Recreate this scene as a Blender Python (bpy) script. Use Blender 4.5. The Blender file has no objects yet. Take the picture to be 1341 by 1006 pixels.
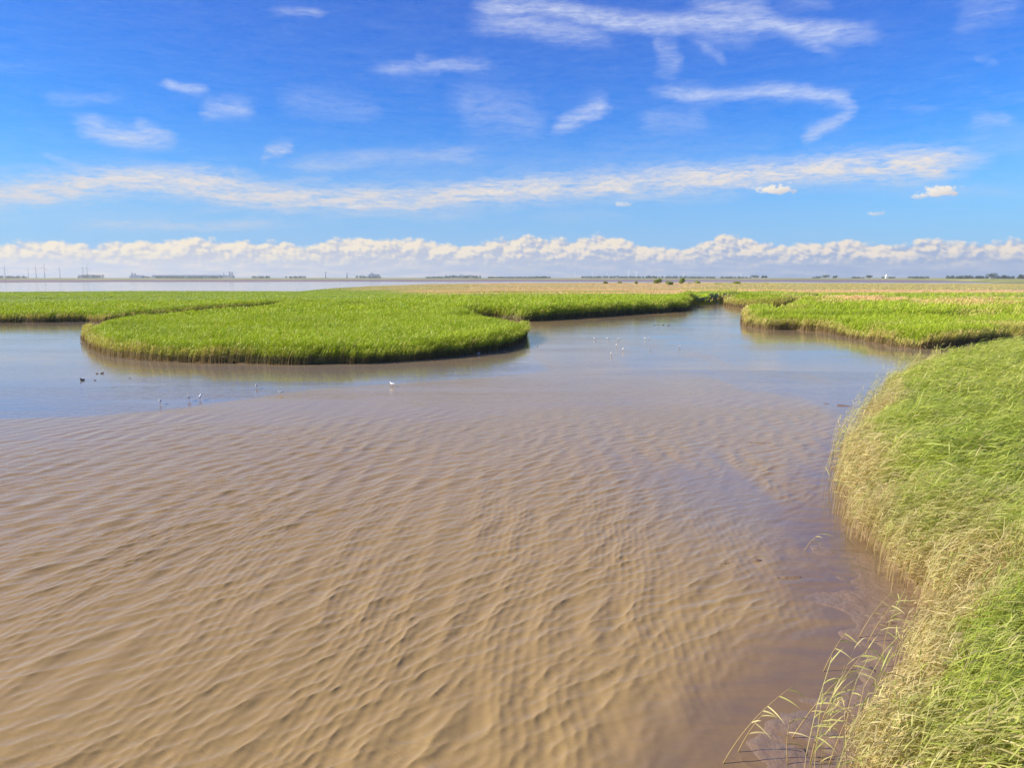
import bpy, math, random
import numpy as np
from mathutils import Vector

random.seed(7)
RNG = np.random.default_rng(11)
SC = bpy.context.scene
COL = SC.collection
R = math.radians

# ------------------------------------------------------------------ camera
W0, H0, FPX = 1341.0, 1006.0, 1043.0
HORIZON = 363.5
PITCH = math.atan((503 - HORIZON) / FPX)
CAM_H = 7.0
cp, sp = math.cos(PITCH), math.sin(PITCH)


def ray(px, py):
    a = (px - 670.5) / FPX
    b = -(py - 503.0) / FPX
    return np.array([a, cp + b * sp, -sp + b * cp])


def G(px, py, z=0.0):
    d = ray(px, py)
    t = (z - CAM_H) / d[2]
    return np.array([d[0] * t, d[1] * t])


def at_y(px, py, Y):
    d = ray(px, py)
    t = Y / d[1]
    return np.array([d[0] * t, Y, CAM_H + d[2] * t])


def azel(px, py):
    d = ray(px, py)
    return (math.degrees(math.atan2(d[0], d[1])),
            math.degrees(math.atan2(d[2], math.hypot(d[0], d[1]))))


cam_d = bpy.data.cameras.new('camera')
cam_d.sensor_width = 36.0
cam_d.lens = 36.0 * FPX / W0
cam_d.clip_start = 0.1
cam_d.clip_end = 60000
cam = bpy.data.objects.new('camera', cam_d)
COL.objects.link(cam)
cam.location = (0, 0, CAM_H)
cam.rotation_euler = (math.pi / 2 - PITCH, 0, 0)
SC.camera = cam

# ------------------------------------------------------------------ noise


def _hash(ix, iy, seed):
    h = (ix.astype(np.uint32) * np.uint32(374761393) + iy.astype(np.uint32) * np.uint32(668265263)
         + np.uint32((seed * 974711 + 12345) & 0xffffffff))
    h = (h ^ (h >> np.uint32(13))) * np.uint32(1274126177)
    h = h ^ (h >> np.uint32(16))
    return (h & np.uint32(0xffff)).astype(np.float64) / 65535.0


def vn(x, y, seed=0):
    x = np.asarray(x, float); y = np.asarray(y, float)
    fx = np.floor(x); fy = np.floor(y)
    ix = fx.astype(np.int64); iy = fy.astype(np.int64)
    u = x - fx; v = y - fy
    u = u * u * u * (u * (u * 6 - 15) + 10); v = v * v * v * (v * (v * 6 - 15) + 10)
    a = _hash(ix, iy, seed); b = _hash(ix + 1, iy, seed)
    c = _hash(ix, iy + 1, seed); d = _hash(ix + 1, iy + 1, seed)
    return a + (b - a) * u + (c - a) * v + (a - b - c + d) * u * v


def fbm(x, y, seed=0, octv=3):
    s = 0; w = 1; t = 0
    for k in range(octv):
        s = s + w * vn(x * 2 ** k, y * 2 ** k, seed + k * 17); t += w; w *= .5
    return s / t


def sst(a, b, x):
    t = np.clip((x - a) / (b - a), 0, 1)
    return t * t * (3 - 2 * t)


# ------------------------------------------------------------------ plan of the marsh
def pts(lst):
    return np.array([G(p[0], p[1], p[2] if len(p) > 2 else 0.0) for p in lst])


LAND_PX = [(-420, 425), (-200, 424), (0, 423), (60, 422.3), (112, 421.5), (135, 415.5, .9), (180, 409.5, 1.2), (240, 404.5, 1.2),
           (300, 400, 1.2), (355, 396.5, 1.2), (372, 396, 1.5),
           (345, 399.3, 1.6), (300, 403, 1.6), (240, 407.5, 1.6), (180, 413, 1.6), (140, 419, 1.6), (119, 427, 1.4), (111, 440),
           (113, 449), (118, 456), (127, 463), (150, 468), (200, 473), (260, 475.5), (330, 477), (400, 478), (470, 476.5),
           (540, 472.5), (600, 466.5), (640, 461), (666, 455), (681, 449), (686, 442), (684, 434), (676, 425, 1.5), (640, 416.5, 1.6),
           (600, 410, 1.6), (575, 406, 1.6), (566, 404.6, 1.6), (590, 404, 1.9), (620, 407, 1.5), (650, 411, 1.0), (670, 418, .3), (683, 421.5),
           (725, 418.8), (771, 415.5), (830, 411.5), (870, 409), (893, 407.5), (901, 404), (899, 400), (925, 399.3), (950, 397.5),
           (975, 386.5, 1.2), (1000, 383.3, 1.6), (1012, 382.6, 1.7),
           (985, 386.3, 1.8), (955, 391, 1.8), (943, 396.5), (948, 400.5), (962, 403), (985, 404.3), (1015, 404.8), (1045, 404),
           (1020, 406, 1.7), (992, 409.5, 1.2), (976, 415), (970, 422), (977, 428), (1000, 432), (1038, 432), (1076, 434.7),
           (1114, 443.6), (1152, 451), (1183, 456), (1201, 457.6), (1225, 456.5), (1260, 452), (1341, 447), (1500, 441), (1900, 432),
           (2300, 410), (2300, 368.2, 1.0), (1600, 368.4, 1.0), (1341, 368.8, 1.0), (1200, 369.6, 1.0), (1170, 370.3, 1.0), (1000, 370.4, 1.0),
           (800, 370.2, 1.0), (680, 370.6, 1.0), (560, 372, 1.0), (480, 374, 1.2), (430, 376.4, 1.3), (390, 379.6, 1.4), (200, 379.2, 1.4),
           (0, 380.2, 1.4), (-300, 381, 1.4), (-420, 384, 1.4)]
LAND = pts(LAND_PX)
NEAR_PX = [(1225, 474, .6), (1195, 492, .3), (1168, 515), (1142, 552), (1117, 592), (1103, 630), (1106, 665), (1127, 703), (1152, 735), (1188, 778),
           (1228, 808), (1240, 828), (1216, 852), (1178, 884), (1152, 934), (1122, 1000), (1100, 1060)]
NEAR = np.vstack([pts(NEAR_PX) * np.array([1, 1]) - pts(NEAR_PX)[:, 1:] * np.array([.010, 0]), [[3.5, 6.0], [3.2, 2.0], [12, 2.0], [30, 20], [75, 60], [75, 84]],
                  pts([(1500, 452), (1400, 452.5), (1341, 455, .3), (1290, 460, .4), (1255, 465, .5)])])


GULLY_PX = [([(-60, 392, 1.2), (0, 391.5, 1.2), (60, 391, 1.2), (120, 390, 1.2), (190, 389, 1.2)], 5.0), ([(380, 397, 1.4), (420, 399, 1.4)], 1.2),
            ([(452, 398.5, 1.4), (470, 396.5, 1.4), (496, 397, 1.4)], 3.5), ([(1145, 396.5, 1.5), (1180, 394.5, 1.5), (1215, 395.5, 1.5)], 2.5),
            ([(1052, 391, 1.5), (1066, 388.5, 1.5)], 2.5), ([(1285, 402, 1.5), (1345, 403, 1.5), (1400, 402, 1.5)], 3.0), ([(1060, 407, 1.5), (1090, 409, 1.5), (1130, 408, 1.5)], 1.6),
            ([(1210, 413, 1.6), (1260, 410, 1.6), (1310, 412, 1.6)], 1.8), ([(620, 383, 1.0), (690, 382, 1.0)], 5.0), ([(566, 404.6, 1.6), (540, 402.8, 1.6), (520, 402, 1.6)], 1.6),
            ([(355, 396.5, 1.3), (410, 393.5, 1.3)], 2.5)]


def land_sd(P):
    s = sdist(P, LAND)
    P = np.asarray(P, float)
    for pl, w in GULLY_PX:
        q = pts(pl)
        wob = (fbm(P[:, 0] / 6, P[:, 1] / 6, 71, 2) - .5) * w
        for i in range(len(q) - 1):
            ab = q[i + 1] - q[i]; pa = P - q[i]
            h = np.clip((pa @ ab) / (ab @ ab), 0, 1)
            d = np.sqrt(((pa - h[:, None] * ab) ** 2).sum(1))
            s = np.minimum(s, d - w * .5 + wob)
    return s


def sdist(P, poly):
    """signed distance, positive inside"""
    P = np.asarray(P, float)
    out = np.empty(len(P))
    a = poly; b = np.roll(poly, -1, 0)
    for s in range(0, len(P), 40000):
        p = P[s:s + 40000]
        best = np.full(len(p), 1e18); ins = np.zeros(len(p), bool)
        for i in range(len(a)):
            ab = b[i] - a[i]; pa = p - a[i]
            h = np.clip((pa @ ab) / max(ab @ ab, 1e-9), 0, 1)
            dd = pa - h[:, None] * ab
            best = np.minimum(best, (dd * dd).sum(1))
            cond = (a[i, 1] > p[:, 1]) != (b[i, 1] > p[:, 1])
            xx = a[i, 0] + (p[:, 1] - a[i, 1]) / (b[i, 1] - a[i, 1] + 1e-12) * ab[0]
            ins ^= cond & (p[:, 0] < xx)
        out[s:s + 40000] = np.sqrt(best) * np.where(ins, 1, -1)
    return out


# ------------------------------------------------------------------ helpers
def tag(o, label=None, cat=None, group=None, kind=None):
    if label: o['label'] = label
    if cat: o['category'] = cat
    if group: o['group'] = group
    if kind: o['kind'] = kind
    return o


def empty(name, loc, rz=0):
    o = bpy.data.objects.new(name, None)
    COL.objects.link(o)
    o.location = loc
    o.rotation_euler = (0, 0, rz)
    o.empty_display_size = .3
    return o


def copy_tree(o, parent=None):
    c = o.copy()
    COL.objects.link(c)
    if parent: c.parent = parent
    for ch in list(o.children):
        copy_tree(ch, c)
    return c


def link_mesh(name, me, mat=None, parent=None):
    o = bpy.data.objects.new(name, me)
    COL.objects.link(o)
    if mat: me.materials.append(mat)
    if parent: o.parent = parent
    return o


class Acc:
    """collects numpy vertex strips, builds one mesh"""
    def __init__(self):
        self.v = []; self.q = []; self.t = []; self.c = []; self.n = 0

    def add(self, v, q=None, t=None, c=None):
        v = np.asarray(v, np.float32).reshape(-1, 3)
        if q is not None and len(q): self.q.append(np.asarray(q, np.int64).reshape(-1, 4) + self.n)
        if t is not None and len(t): self.t.append(np.asarray(t, np.int64).reshape(-1, 3) + self.n)
        self.v.append(v)
        self.c.append(np.zeros((len(v), 4), np.float32) if c is None else np.asarray(c, np.float32).reshape(-1, 4))
        self.n += len(v)

    def mesh(self, name, smooth=False):
        v = np.vstack(self.v); c = np.vstack(self.c)
        q = np.vstack(self.q) if self.q else np.zeros((0, 4), np.int64)
        t = np.vstack(self.t) if self.t else np.zeros((0, 3), np.int64)
        me = bpy.data.meshes.new(name)
        me.vertices.add(len(v)); me.vertices.foreach_set('co', v.ravel())
        loops = np.concatenate([q.ravel(), t.ravel()]).astype(np.int32)
        tot = np.concatenate([np.full(len(q), 4), np.full(len(t), 3)]).astype(np.int32)
        st = np.concatenate([[0], np.cumsum(tot)[:-1]]).astype(np.int32)
        me.loops.add(len(loops)); me.loops.foreach_set('vertex_index', loops)
        me.polygons.add(len(tot)); me.polygons.foreach_set('loop_start', st)
        me.polygons.foreach_set('use_smooth', np.full(len(tot), smooth))
        at = me.attributes.new('col', 'FLOAT_COLOR', 'POINT')
        at.data.foreach_set('color', c.ravel())
        me.update(calc_edges=True)
        return me


def grid_acc(acc, P, C=None, keep=None):
    """P: (rows, cols, 3)"""
    r, c = P.shape[:2]
    idx = np.arange(r * c).reshape(r, c)
    q = np.stack([idx[:-1, :-1], idx[:-1, 1:], idx[1:, 1:], idx[1:, :-1]], -1).reshape(-1, 4)
    if keep is not None:
        k = keep.reshape(r, c)
        kk = (k[:-1, :-1] & k[:-1, 1:] & k[1:, 1:] & k[1:, :-1]).ravel()
        q = q[kk]
    acc.add(P.reshape(-1, 3), q=q, c=None if C is None else C.reshape(-1, 4))


# ------------------------------------------------------------------ node helper
class NT:
    def __init__(self, tree):
        self.t = tree; self.n = tree.nodes; self.l = tree.links

    def new(self, typ, **kw):
        nd = self.n.new(typ)
        for k, v in kw.items(): setattr(nd, k, v)
        return nd

    def put(self, sock, v):
        if isinstance(v, bpy.types.NodeSocket): self.l.new(v, sock)
        else: sock.default_value = v

    def m(self, op, a, b=None, c=None, clamp=False):
        nd = self.new('ShaderNodeMath', operation=op, use_clamp=clamp)
        self.put(nd.inputs[0], a)
        if b is not None: self.put(nd.inputs[1], b)
        if c is not None: self.put(nd.inputs[2], c)
        return nd.outputs[0]

    def add(self, a, b, clamp=False): return self.m('ADD', a, b, clamp=clamp)
    def sub(self, a, b, clamp=False): return self.m('SUBTRACT', a, b, clamp=clamp)
    def mul(self, a, b, clamp=False): return self.m('MULTIPLY', a, b, clamp=clamp)
    def mad(self, a, b, c, clamp=False): return self.m('MULTIPLY_ADD', a, b, c, clamp=clamp)

    def rng(self, v, a, b, c=0.0, d=1.0, smooth=True):
        nd = self.new('ShaderNodeMapRange', interpolation_type='SMOOTHSTEP' if smooth else 'LINEAR', clamp=True)
        self.put(nd.inputs['Value'], v)
        self.put(nd.inputs['From Min'], a); self.put(nd.inputs['From Max'], b)
        self.put(nd.inputs['To Min'], c); self.put(nd.inputs['To Max'], d)
        return nd.outputs['Result']

    def xyz(self, x, y, z=0.0):
        nd = self.new('ShaderNodeCombineXYZ')
        for i, v in enumerate((x, y, z)): self.put(nd.inputs[i], v)
        return nd.outputs[0]

    def sep(self, v):
        nd = self.new('ShaderNodeSeparateXYZ'); self.put(nd.inputs[0], v)
        return nd.outputs

    def vm(self, op, a, b=None):
        nd = self.new('ShaderNodeVectorMath', operation=op)
        self.put(nd.inputs[0], a)
        if b is not None: self.put(nd.inputs[1], b)
        return nd.outputs[0]

    def noise(self, vec, scale=1.0, detail=3.0, rough=.5, dist=0.0, dim='3D', out='Fac'):
        nd = self.new('ShaderNodeTexNoise', noise_dimensions=dim)
        self.put(nd.inputs['Vector'], vec)
        nd.inputs['Scale'].default_value = scale; nd.inputs['Detail'].default_value = detail
        nd.inputs['Roughness'].default_value = rough; nd.inputs['Distortion'].default_value = dist
        return nd.outputs[0] if out == 'Fac' else nd.outputs[1]

    def voro(self, vec, scale, smooth=0.3, feat='SMOOTH_F1'):
        nd = self.new('ShaderNodeTexVoronoi', voronoi_dimensions='2D', feature=feat)
        self.put(nd.inputs['Vector'], vec)
        nd.inputs['Scale'].default_value = scale
        if feat == 'SMOOTH_F1': nd.inputs['Smoothness'].default_value = smooth
        return nd.outputs['Distance']

    def mix(self, f, a, b, blend='MIX'):
        nd = self.new('ShaderNodeMix', data_type='RGBA', blend_type=blend)
        self.put(nd.inputs[0], f)
        self.put(nd.inputs[6], a if isinstance(a, bpy.types.NodeSocket) else (*a, 1))
        self.put(nd.inputs[7], b if isinstance(b, bpy.types.NodeSocket) else (*b, 1))
        return nd.outputs[2]

    def curve(self, v, points):
        """points in 0..1"""
        nd = self.new('ShaderNodeFloatCurve')
        self.put(nd.inputs['Value'], v)
        cu = nd.mapping.curves[0]
        cu.points[0].location = points[0]; cu.points[1].location = points[-1]
        for p in points[1:-1]: cu.points.new(*p)
        for p in cu.points: p.handle_type = 'AUTO'
        nd.mapping.update()
        return nd.outputs[0]


def mat(name):
    m = bpy.data.materials.new(name); m.use_nodes = True
    m.node_tree.nodes.clear()
    k = NT(m.node_tree)
    out = k.new('ShaderNodeOutputMaterial')
    return m, k, out


def lin(r, g, b):
    f = lambda c: c / 12.92 if c <= .04045 else ((c + .055) / 1.055) ** 2.4
    return (f(r / 255), f(g / 255), f(b / 255))


def simple(name, col, rough=.6, spec=.3, var=.15, scale=3.0, metal=0.0):
    m, k, out = mat(name)
    b = k.new('ShaderNodeBsdfPrincipled')
    geo = k.new('ShaderNodeTexCoord').outputs['Object']
    n = k.noise(geo, scale, 4)
    c = k.mix(n, tuple(x * (1 - var) for x in col), tuple(min(1, x * (1 + var)) for x in col))
    k.put(b.inputs['Base Color'], c)
    b.inputs['Roughness'].default_value = rough
    b.inputs['Specular IOR Level'].default_value = spec
    b.inputs['Metallic'].default_value = metal
    k.l.new(b.outputs[0], out.inputs[0])
    return m


# ------------------------------------------------------------------ light and sky
SUN_EL, SUN_AZ = 31.0, -97.0          # degrees; azimuth from +Y towards +X
sx = math.sin(R(SUN_AZ)) * math.cos(R(SUN_EL)); sy = math.cos(R(SUN_AZ)) * math.cos(R(SUN_EL)); sz = math.sin(R(SUN_EL))
sun_d = bpy.data.lights.new('sun', 'SUN')
sun_d.energy = 5.0; sun_d.angle = R(.53); sun_d.color = (1.0, .90, .74)
sun = bpy.data.objects.new('sun', sun_d)
COL.objects.link(sun)
sun.rotation_euler = Vector((sx, sy, sz)).to_track_quat('Z', 'Y').to_euler()
sun.location = (-60, 0, 60)

SKY_STRENGTH = 0.10
EXPO = 0.75


def build_world():
    w = bpy.data.worlds.new('World'); SC.world = w; w.use_nodes = True
    w.node_tree.nodes.clear()
    k = NT(w.node_tree)
    out = k.new('ShaderNodeOutputWorld')
    bg = k.new('ShaderNodeBackground'); bg.inputs['Strength'].default_value = SKY_STRENGTH
    sky = k.new('ShaderNodeTexSky', sky_type='NISHITA')
    sky.sun_disc = False
    sky.sun_elevation = R(SUN_EL); sky.sun_rotation = R(SUN_AZ)
    sky.air_density = 1.0; sky.dust_density = .35; sky.ozone_density = 2.5
    # deepen the blue of the sky channel by channel (polarised, very clear air)
    S = 1 / (SKY_STRENGTH * 2 ** EXPO)
    cr = k.new('ShaderNodeSeparateColor'); k.l.new(sky.outputs[0], cr.inputs[0])
    cc_ = k.new('ShaderNodeCombineColor')
    for i, (g_, p_) in enumerate(((.40, 2.0), (1.40, 1.6), (1.90, 1.1))):
        k.put(cc_.inputs[i], k.mul(k.m('POWER', k.mul(cr.outputs[i], .10), p_), g_ * S))
    base = cc_.outputs[0]
    gen = k.new('ShaderNodeTexCoord').outputs['Generated']
    X, Y, Z = k.sep(gen)
    az = k.mul(k.m('ARCTAN2', X, Y), 57.29578)
    el = k.mul(k.m('ARCSINE', Z), 57.29578)
    p0 = k.xyz(az, el)
    # wisps: warp, then soft strokes
    wn = k.noise(k.vm('MULTIPLY', p0, (.16, .42, 1)), 1.0, 4, .55, out='Color')
    wv = k.vm('SUBTRACT', wn, (.5, .5, .5))
    pw = k.vm('ADD', p0, k.vm('MULTIPLY', wv, (3.0, 1.15, 0)))
    wn2 = k.noise(k.vm('MULTIPLY', p0, (.9, 2.0, 1)), 1.0, 3, .6, out='Color')
    pw = k.vm('ADD', pw, k.vm('MULTIPLY', k.vm('SUBTRACT', wn2, (.5, .5, .5)), (.7, .34, 0)))
    wx, wy, _ = k.sep(pw)
    # (points px), half width px, strength
    ST = [
        ([(600, 6), (670, 8), (720, 12), (765, 22), (830, 29), (900, 30), (950, 27), (1000, 27), (1040, 36), (1085, 44), (1130, 46), (1190, 50)], 8, 1.0),
        ([(600, 29), (670, 28), (720, 40), (780, 47), (822, 62)], 11, .75),
        ([(880, 3), (950, 9), (1010, 11), (1045, 22)], 8, .7),
        ([(985, 22), (1050, 44), (1108, 70)], 8, .75),
        ([(880, 24), (930, 30), (975, 30), (1020, 34)], 17, .6),
        ([(900, 46), (930, 63), (960, 80)], 6, .45),
        ([(845, 60), (868, 72), (895, 84)], 17, .55),
        ([(1015, 6), (1060, 2), (1100, 18)], 6, .35),
        ([(350, 15), (390, 17), (432, 20)], 4, .6),
        ([(465, 89), (530, 91), (575, 85), (610, 82), (665, 82)], 6, .65),
        ([(540, 73), (560, 84), (580, 98)], 6, .45),
        ([(40, 128), (110, 129), (180, 126)], 4.5, .4),
        ([(205, 106), (240, 118), (280, 123)], 4.5, .75),
        ([(248, 150), (290, 142), (340, 142)], 8, .62),
        ([(82, 153), (130, 165), (170, 177), (242, 185)], 8, .9),
        ([(165, 154), (195, 170), (236, 184)], 6, .7),
        ([(45, 194), (80, 208), (140, 223)], 4, .5),
        ([(340, 128), (430, 138), (520, 150)], 15, .35),
        ([(570, 124), (650, 145), (735, 165)], 24, .42),
        ([(712, 172), (755, 152), (806, 130)], 9, .85),
        ([(590, 162), (650, 166), (720, 168)], 12, .3),
        ([(830, 119), (950, 121), (1020, 120), (1085, 125), (1118, 132), (1128, 142)], 6, .85, 'r'),
        ([(1040, 186), (1075, 172), (1100, 160), (1118, 150), (1130, 140)], 7, .8, 'r'),
        ([(880, 118), (920, 122), (960, 127)], 11, .4),
        ([(825, 142), (860, 158), (945, 150)], 13, .42),
        ([(338, 208), (365, 196), (385, 193)], 6, .45),
        ([(340, 215), (420, 213), (500, 205), (690, 199)], 9, .55),
        ([(370, 236), (405, 233), (440, 230)], 5, .5),
        ([(-420, 262), (-100, 256), (80, 245), (150, 237), (240, 240), (300, 249), (400, 259), (520, 261), (640, 251), (760, 243), (900, 235), (1050, 225), (1200, 216), (1330, 209)], 12, 1.15),
        ([(540, 268), (640, 257), (760, 240), (900, 232), (980, 228)], 15, .6),
        ([(288, 226), (315, 236), (352, 252)], 7, .8),
        ([(-420, 240), (-60, 243), (60, 249), (220, 252)], 17, .45),
        ([(420, 250), (600, 232), (800, 222), (1000, 222)], 24, .3),
        ([(-60, 276), (80, 273), (230, 268)], 14, .35),
        ([(230, 274), (300, 273), (370, 272)], 4, .5),
        ([(60, 296), (250, 294), (440, 295)], 5, .6), ([(-100, 288), (120, 283), (330, 285)], 9, .4), ([(380, 283), (520, 280), (640, 284)], 7, .45),
        ([(550, 261), (600, 270), (660, 271)], 6, .5),
        ([(830, 262), (900, 261), (990, 261)], 5, .4),
        ([(670, 284), (750, 281), (840, 279)], 7, .4),
        ([(1000, 240), (1200, 246), (1420, 247)], 7, .4),
        ([(1225, 40), (1290, 12), (1360, -14)], 18, .38),
        ([(1265, 155), (1300, 158), (1335, 163)], 8, .5),
        ([(1230, 193), (1300, 188), (1420, 183)], 15, .32),
        ([(740, 188), (900, 200), (1080, 180)], 26, .22),
        ([(1280, 82), (1298, 80), (1316, 83)], 6, .35),
    ]
    tot = None; band = None
    for P, wpx, s, *fl_ in ST:
        fl_ = fl_[0] if fl_ else ''
        A = [azel(*p) for p in P]
        a0, a1 = A[0][0], A[-1][0]
        e0 = min(a[1] for a in A) - .05; e1 = max(a[1] for a in A) + .05
        u = k.rng(wx, a0, a1, 0, 1, smooth=False)
        ctr = k.curve(u, [((a[0] - a0) / (a1 - a0), (a[1] - e0) / (e1 - e0)) for a in A])
        ctr = k.mad(ctr, e1 - e0, e0)
        wd = wpx / FPX * 57.3
        d = k.mul(k.sub(wy, ctr), .86 / wd)
        f = k.m('POWER', 2.718, k.mul(k.mul(d, d), -.62))
        ln_ = a1 - a0
        fl = .55 if 'l' in fl_ else min(max(.3 * ln_, .5), 3.2); fr = .55 if 'r' in fl_ else min(max(.3 * ln_, .5), 5.0)
        fade = k.mul(k.rng(wx, a0 - .2, a0 + fl), k.rng(wx, a1 - fr, a1 + .2, 1, 0))
        f = k.mul(k.mul(f, fade), s)
        if s in (1.15, .6, .45) and P[0][1] > 200:
            band = f if band is None else k.m('SMOOTH_MAX', band, f, .2)
            continue
        tot = f if tot is None else k.m('SMOOTH_MAX', tot, f, .18)
    # fibrous texture of the wisps, long along the wind
    fib = k.noise(k.vm('MULTIPLY', pw, (.35, 2.3, 1)), 1.0, 6, .62, .35)
    fib2 = k.noise(k.vm('MULTIPLY', p0, (1.5, 4.5, 1)), 1.0, 5, .6, .6)
    fib3 = k.noise(k.vm('MULTIPLY', pw, (1.1, 8.0, 1)), 1.0, 4, .6, .5)
    tex = k.add(k.add(k.mul(fib, 1.05), k.mul(fib2, .55)), k.mul(fib3, .4))
    wisps = k.mul(tot, k.rng(tex, .6, 1.45, .2, 1.3, smooth=False))
    wisps = k.rng(wisps, .0, 1.25, 0, .82, smooth=False)
    wisps = k.m('MAXIMUM', wisps, k.mul(band, k.rng(tex, .66, 1.22, .04, 1.1, smooth=False)))
    # thin high veil everywhere, also outside the frame
    veil = k.noise(k.vm('MULTIPLY', pw, (.05, .30, 1)), 1.0, 5, .6)
    veil = k.mul(k.mul(k.rng(veil, .48, .82, 0, .27), k.rng(tex, .55, 1.3, .15, 1.0)), k.mul(k.rng(el, 1, 8), k.rng(el, 19, 15, .35, 1)))
    hi = k.mul(k.rng(k.noise(k.vm('MULTIPLY', pw, (.06, .2, 1)), 1.0, 6, .62, .6), .52, .8, 0, .55), k.rng(el, 19, 24))
    alpha = k.m('MAXIMUM', k.m('MAXIMUM', wisps, veil), hi)
    warm = k.rng(el, 4, 13)
    wcol = k.mix(warm, lin(255, 234, 204), lin(236, 242, 253))
    sc = lambda c, g=1.0: tuple(x * S * g for x in c)
    wcolS = k.mix(1.0, wcol, (S, S, S), 'MULTIPLY')
    colr = k.mix(alpha, base, wcolS)
    # pale low air
    low = k.rng(el, 0.0, 11.0, .8, 0.0)
    colr = k.mix(low, colr, sc(lin(160, 194, 240)))
    # small single cumulus
    for (cx, cy, wx_, hy_) in [(1018, 250, 27, 8.5), (1231, 253, 23, 9), (1205, 258, 14, 4), (658, 254, 26, 6), (468, 272, 20, 4.5), (818, 268, 14, 5), (1147, 280, 12, 4), (815, 250, 13, 5)]:
        a, e = azel(cx, cy)
        dx = k.mul(k.sub(az, a), FPX / 57.3 / wx_)
        dy = k.mul(k.sub(el, e), FPX / 57.3 / hy_)
        flat = k.m('MAXIMUM', dy, k.mul(dy, -1.9))
        rr = k.m('SQRT', k.add(k.mul(dx, dx), k.mul(flat, flat)))
        nb = k.noise(p0, 2.1, 4, .6)
        dens = k.sub(k.add(1.0, k.mul(k.sub(nb, .5), 2.6)), rr)
        al = k.rng(dens, .0, .55, 0, .93 if wx_ > 20 and cy < 256 and cx > 1000 else .45)
        lit = k.rng(k.add(k.mul(dy, .5), k.mul(dx, -.28)), -.5, .4)
        cc = k.mix(lit, sc(lin(205, 200, 208)), sc(lin(255, 244, 226)))
        colr = k.mix(al, colr, cc)
    # cumulus bank along the horizon
    TOP = [(-60, 320), (0, 322), (40, 314), (62, 313), (100, 322), (122, 324), (150, 312), (190, 316), (232, 311), (300, 314), (350, 317), (400, 319),
           (440, 311), (480, 307), (550, 310), (600, 318), (640, 314), (680, 306), (740, 307), (800, 306), (835, 318), (885, 326), (930, 312), (965, 304), (1000, 313),
           (1050, 319), (1115, 314), (1150, 318), (1215, 314), (1270, 319), (1300, 316), (1400, 319)]
    A = [azel(*p) for p in TOP]
    a0, a1 = A[0][0], A[-1][0]
    u = k.rng(az, a0, a1, 0, 1, smooth=False)
    top = k.mul(k.curve(u, [((a[0] - a0) / (a1 - a0), (2.62 + (a[1] - 2.62) * .8) / 4.0) for a in A]), 4.0)

    def billow(pv):
        w2 = k.noise(pv, 1.6, 3, .55, out='Color')
        q = k.vm('ADD', pv, k.vm('MULTIPLY', k.vm('SUBTRACT', w2, (.5, .5, .5)), (.34, .28, 0)))
        q = k.vm('MULTIPLY', q, (1, 1.45, 1))
        b1 = k.voro(q, .50, .25); b2 = k.voro(q, 1.15, .2); b3 = k.voro(q, 2.7, .2)
        s = k.mad(b1, -.62, .62)
        s = k.add(s, k.mad(b2, -.42, .30))
        return k.add(s, k.mad(b3, -.26, .18))
    B0 = billow(p0)
    B1 = billow(k.vm('ADD', p0, (-.22, .22, 0)))
    dT = k.sub(top, el)
    dens = k.add(k.mul(dT, 1.9), k.mul(k.sub(B0, .62), 1.45))
    # second, lower rank of puffs
    alb = k.rng(dens, -.10, .58, 0, .95)
    em = k.sub(B0, B1)
    hgt = k.rng(k.add(dT, k.mul(k.sub(B0, .6), -1.0)), .45, 1.75, 1, 0)
    lit = k.add(k.mul(hgt, .72), k.mad(em, 2.7, .08), clamp=True)
    side = k.rng(az, -30, 25)
    shade = k.mix(side, lin(205, 206, 216), lin(168, 183, 212))
    glow = k.mix(side, lin(255, 240, 212), lin(250, 235, 214))
    cum = k.mix(lit, shade, glow)
    cum = k.mix(1.0, cum, (S, S, S), 'MULTIPLY')
    colr = k.mix(alb, colr, cum)
    # flat grey base of the bank and murk at the horizon
    st = k.noise(k.vm('MULTIPLY', p0, (.34, 2.3, 1)), 1.0, 5, .6)
    basec = k.mix(side, lin(204, 211, 222), lin(160, 181, 212))
    basec = k.mix(k.rng(st, .44, .66, 0, .8), basec, k.mix(side, lin(244, 230, 214), lin(196, 203, 220)))
    basec = k.mix(k.rng(st, .46, .3, 0, .6), basec, k.mix(side, lin(196, 202, 218), lin(150, 170, 206)))
    basec = k.mix(1.0, basec, (S, S, S), 'MULTIPLY')
    bs = k.rng(k.add(el, k.mul(k.sub(st, .5), 1.3)), .35, 1.75, .95, 0)
    colr = k.mix(bs, colr, basec)
    k.l.new(colr, bg.inputs['Color'])
    k.l.new(bg.outputs[0], out.inputs['Surface'])
    w.cycles.sampling_method = 'MANUAL'
    w.cycles.sample_map_resolution = 512


build_world()

# ------------------------------------------------------------------ materials
# reeds: attribute col = (height fraction, random, dryness, -)


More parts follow.
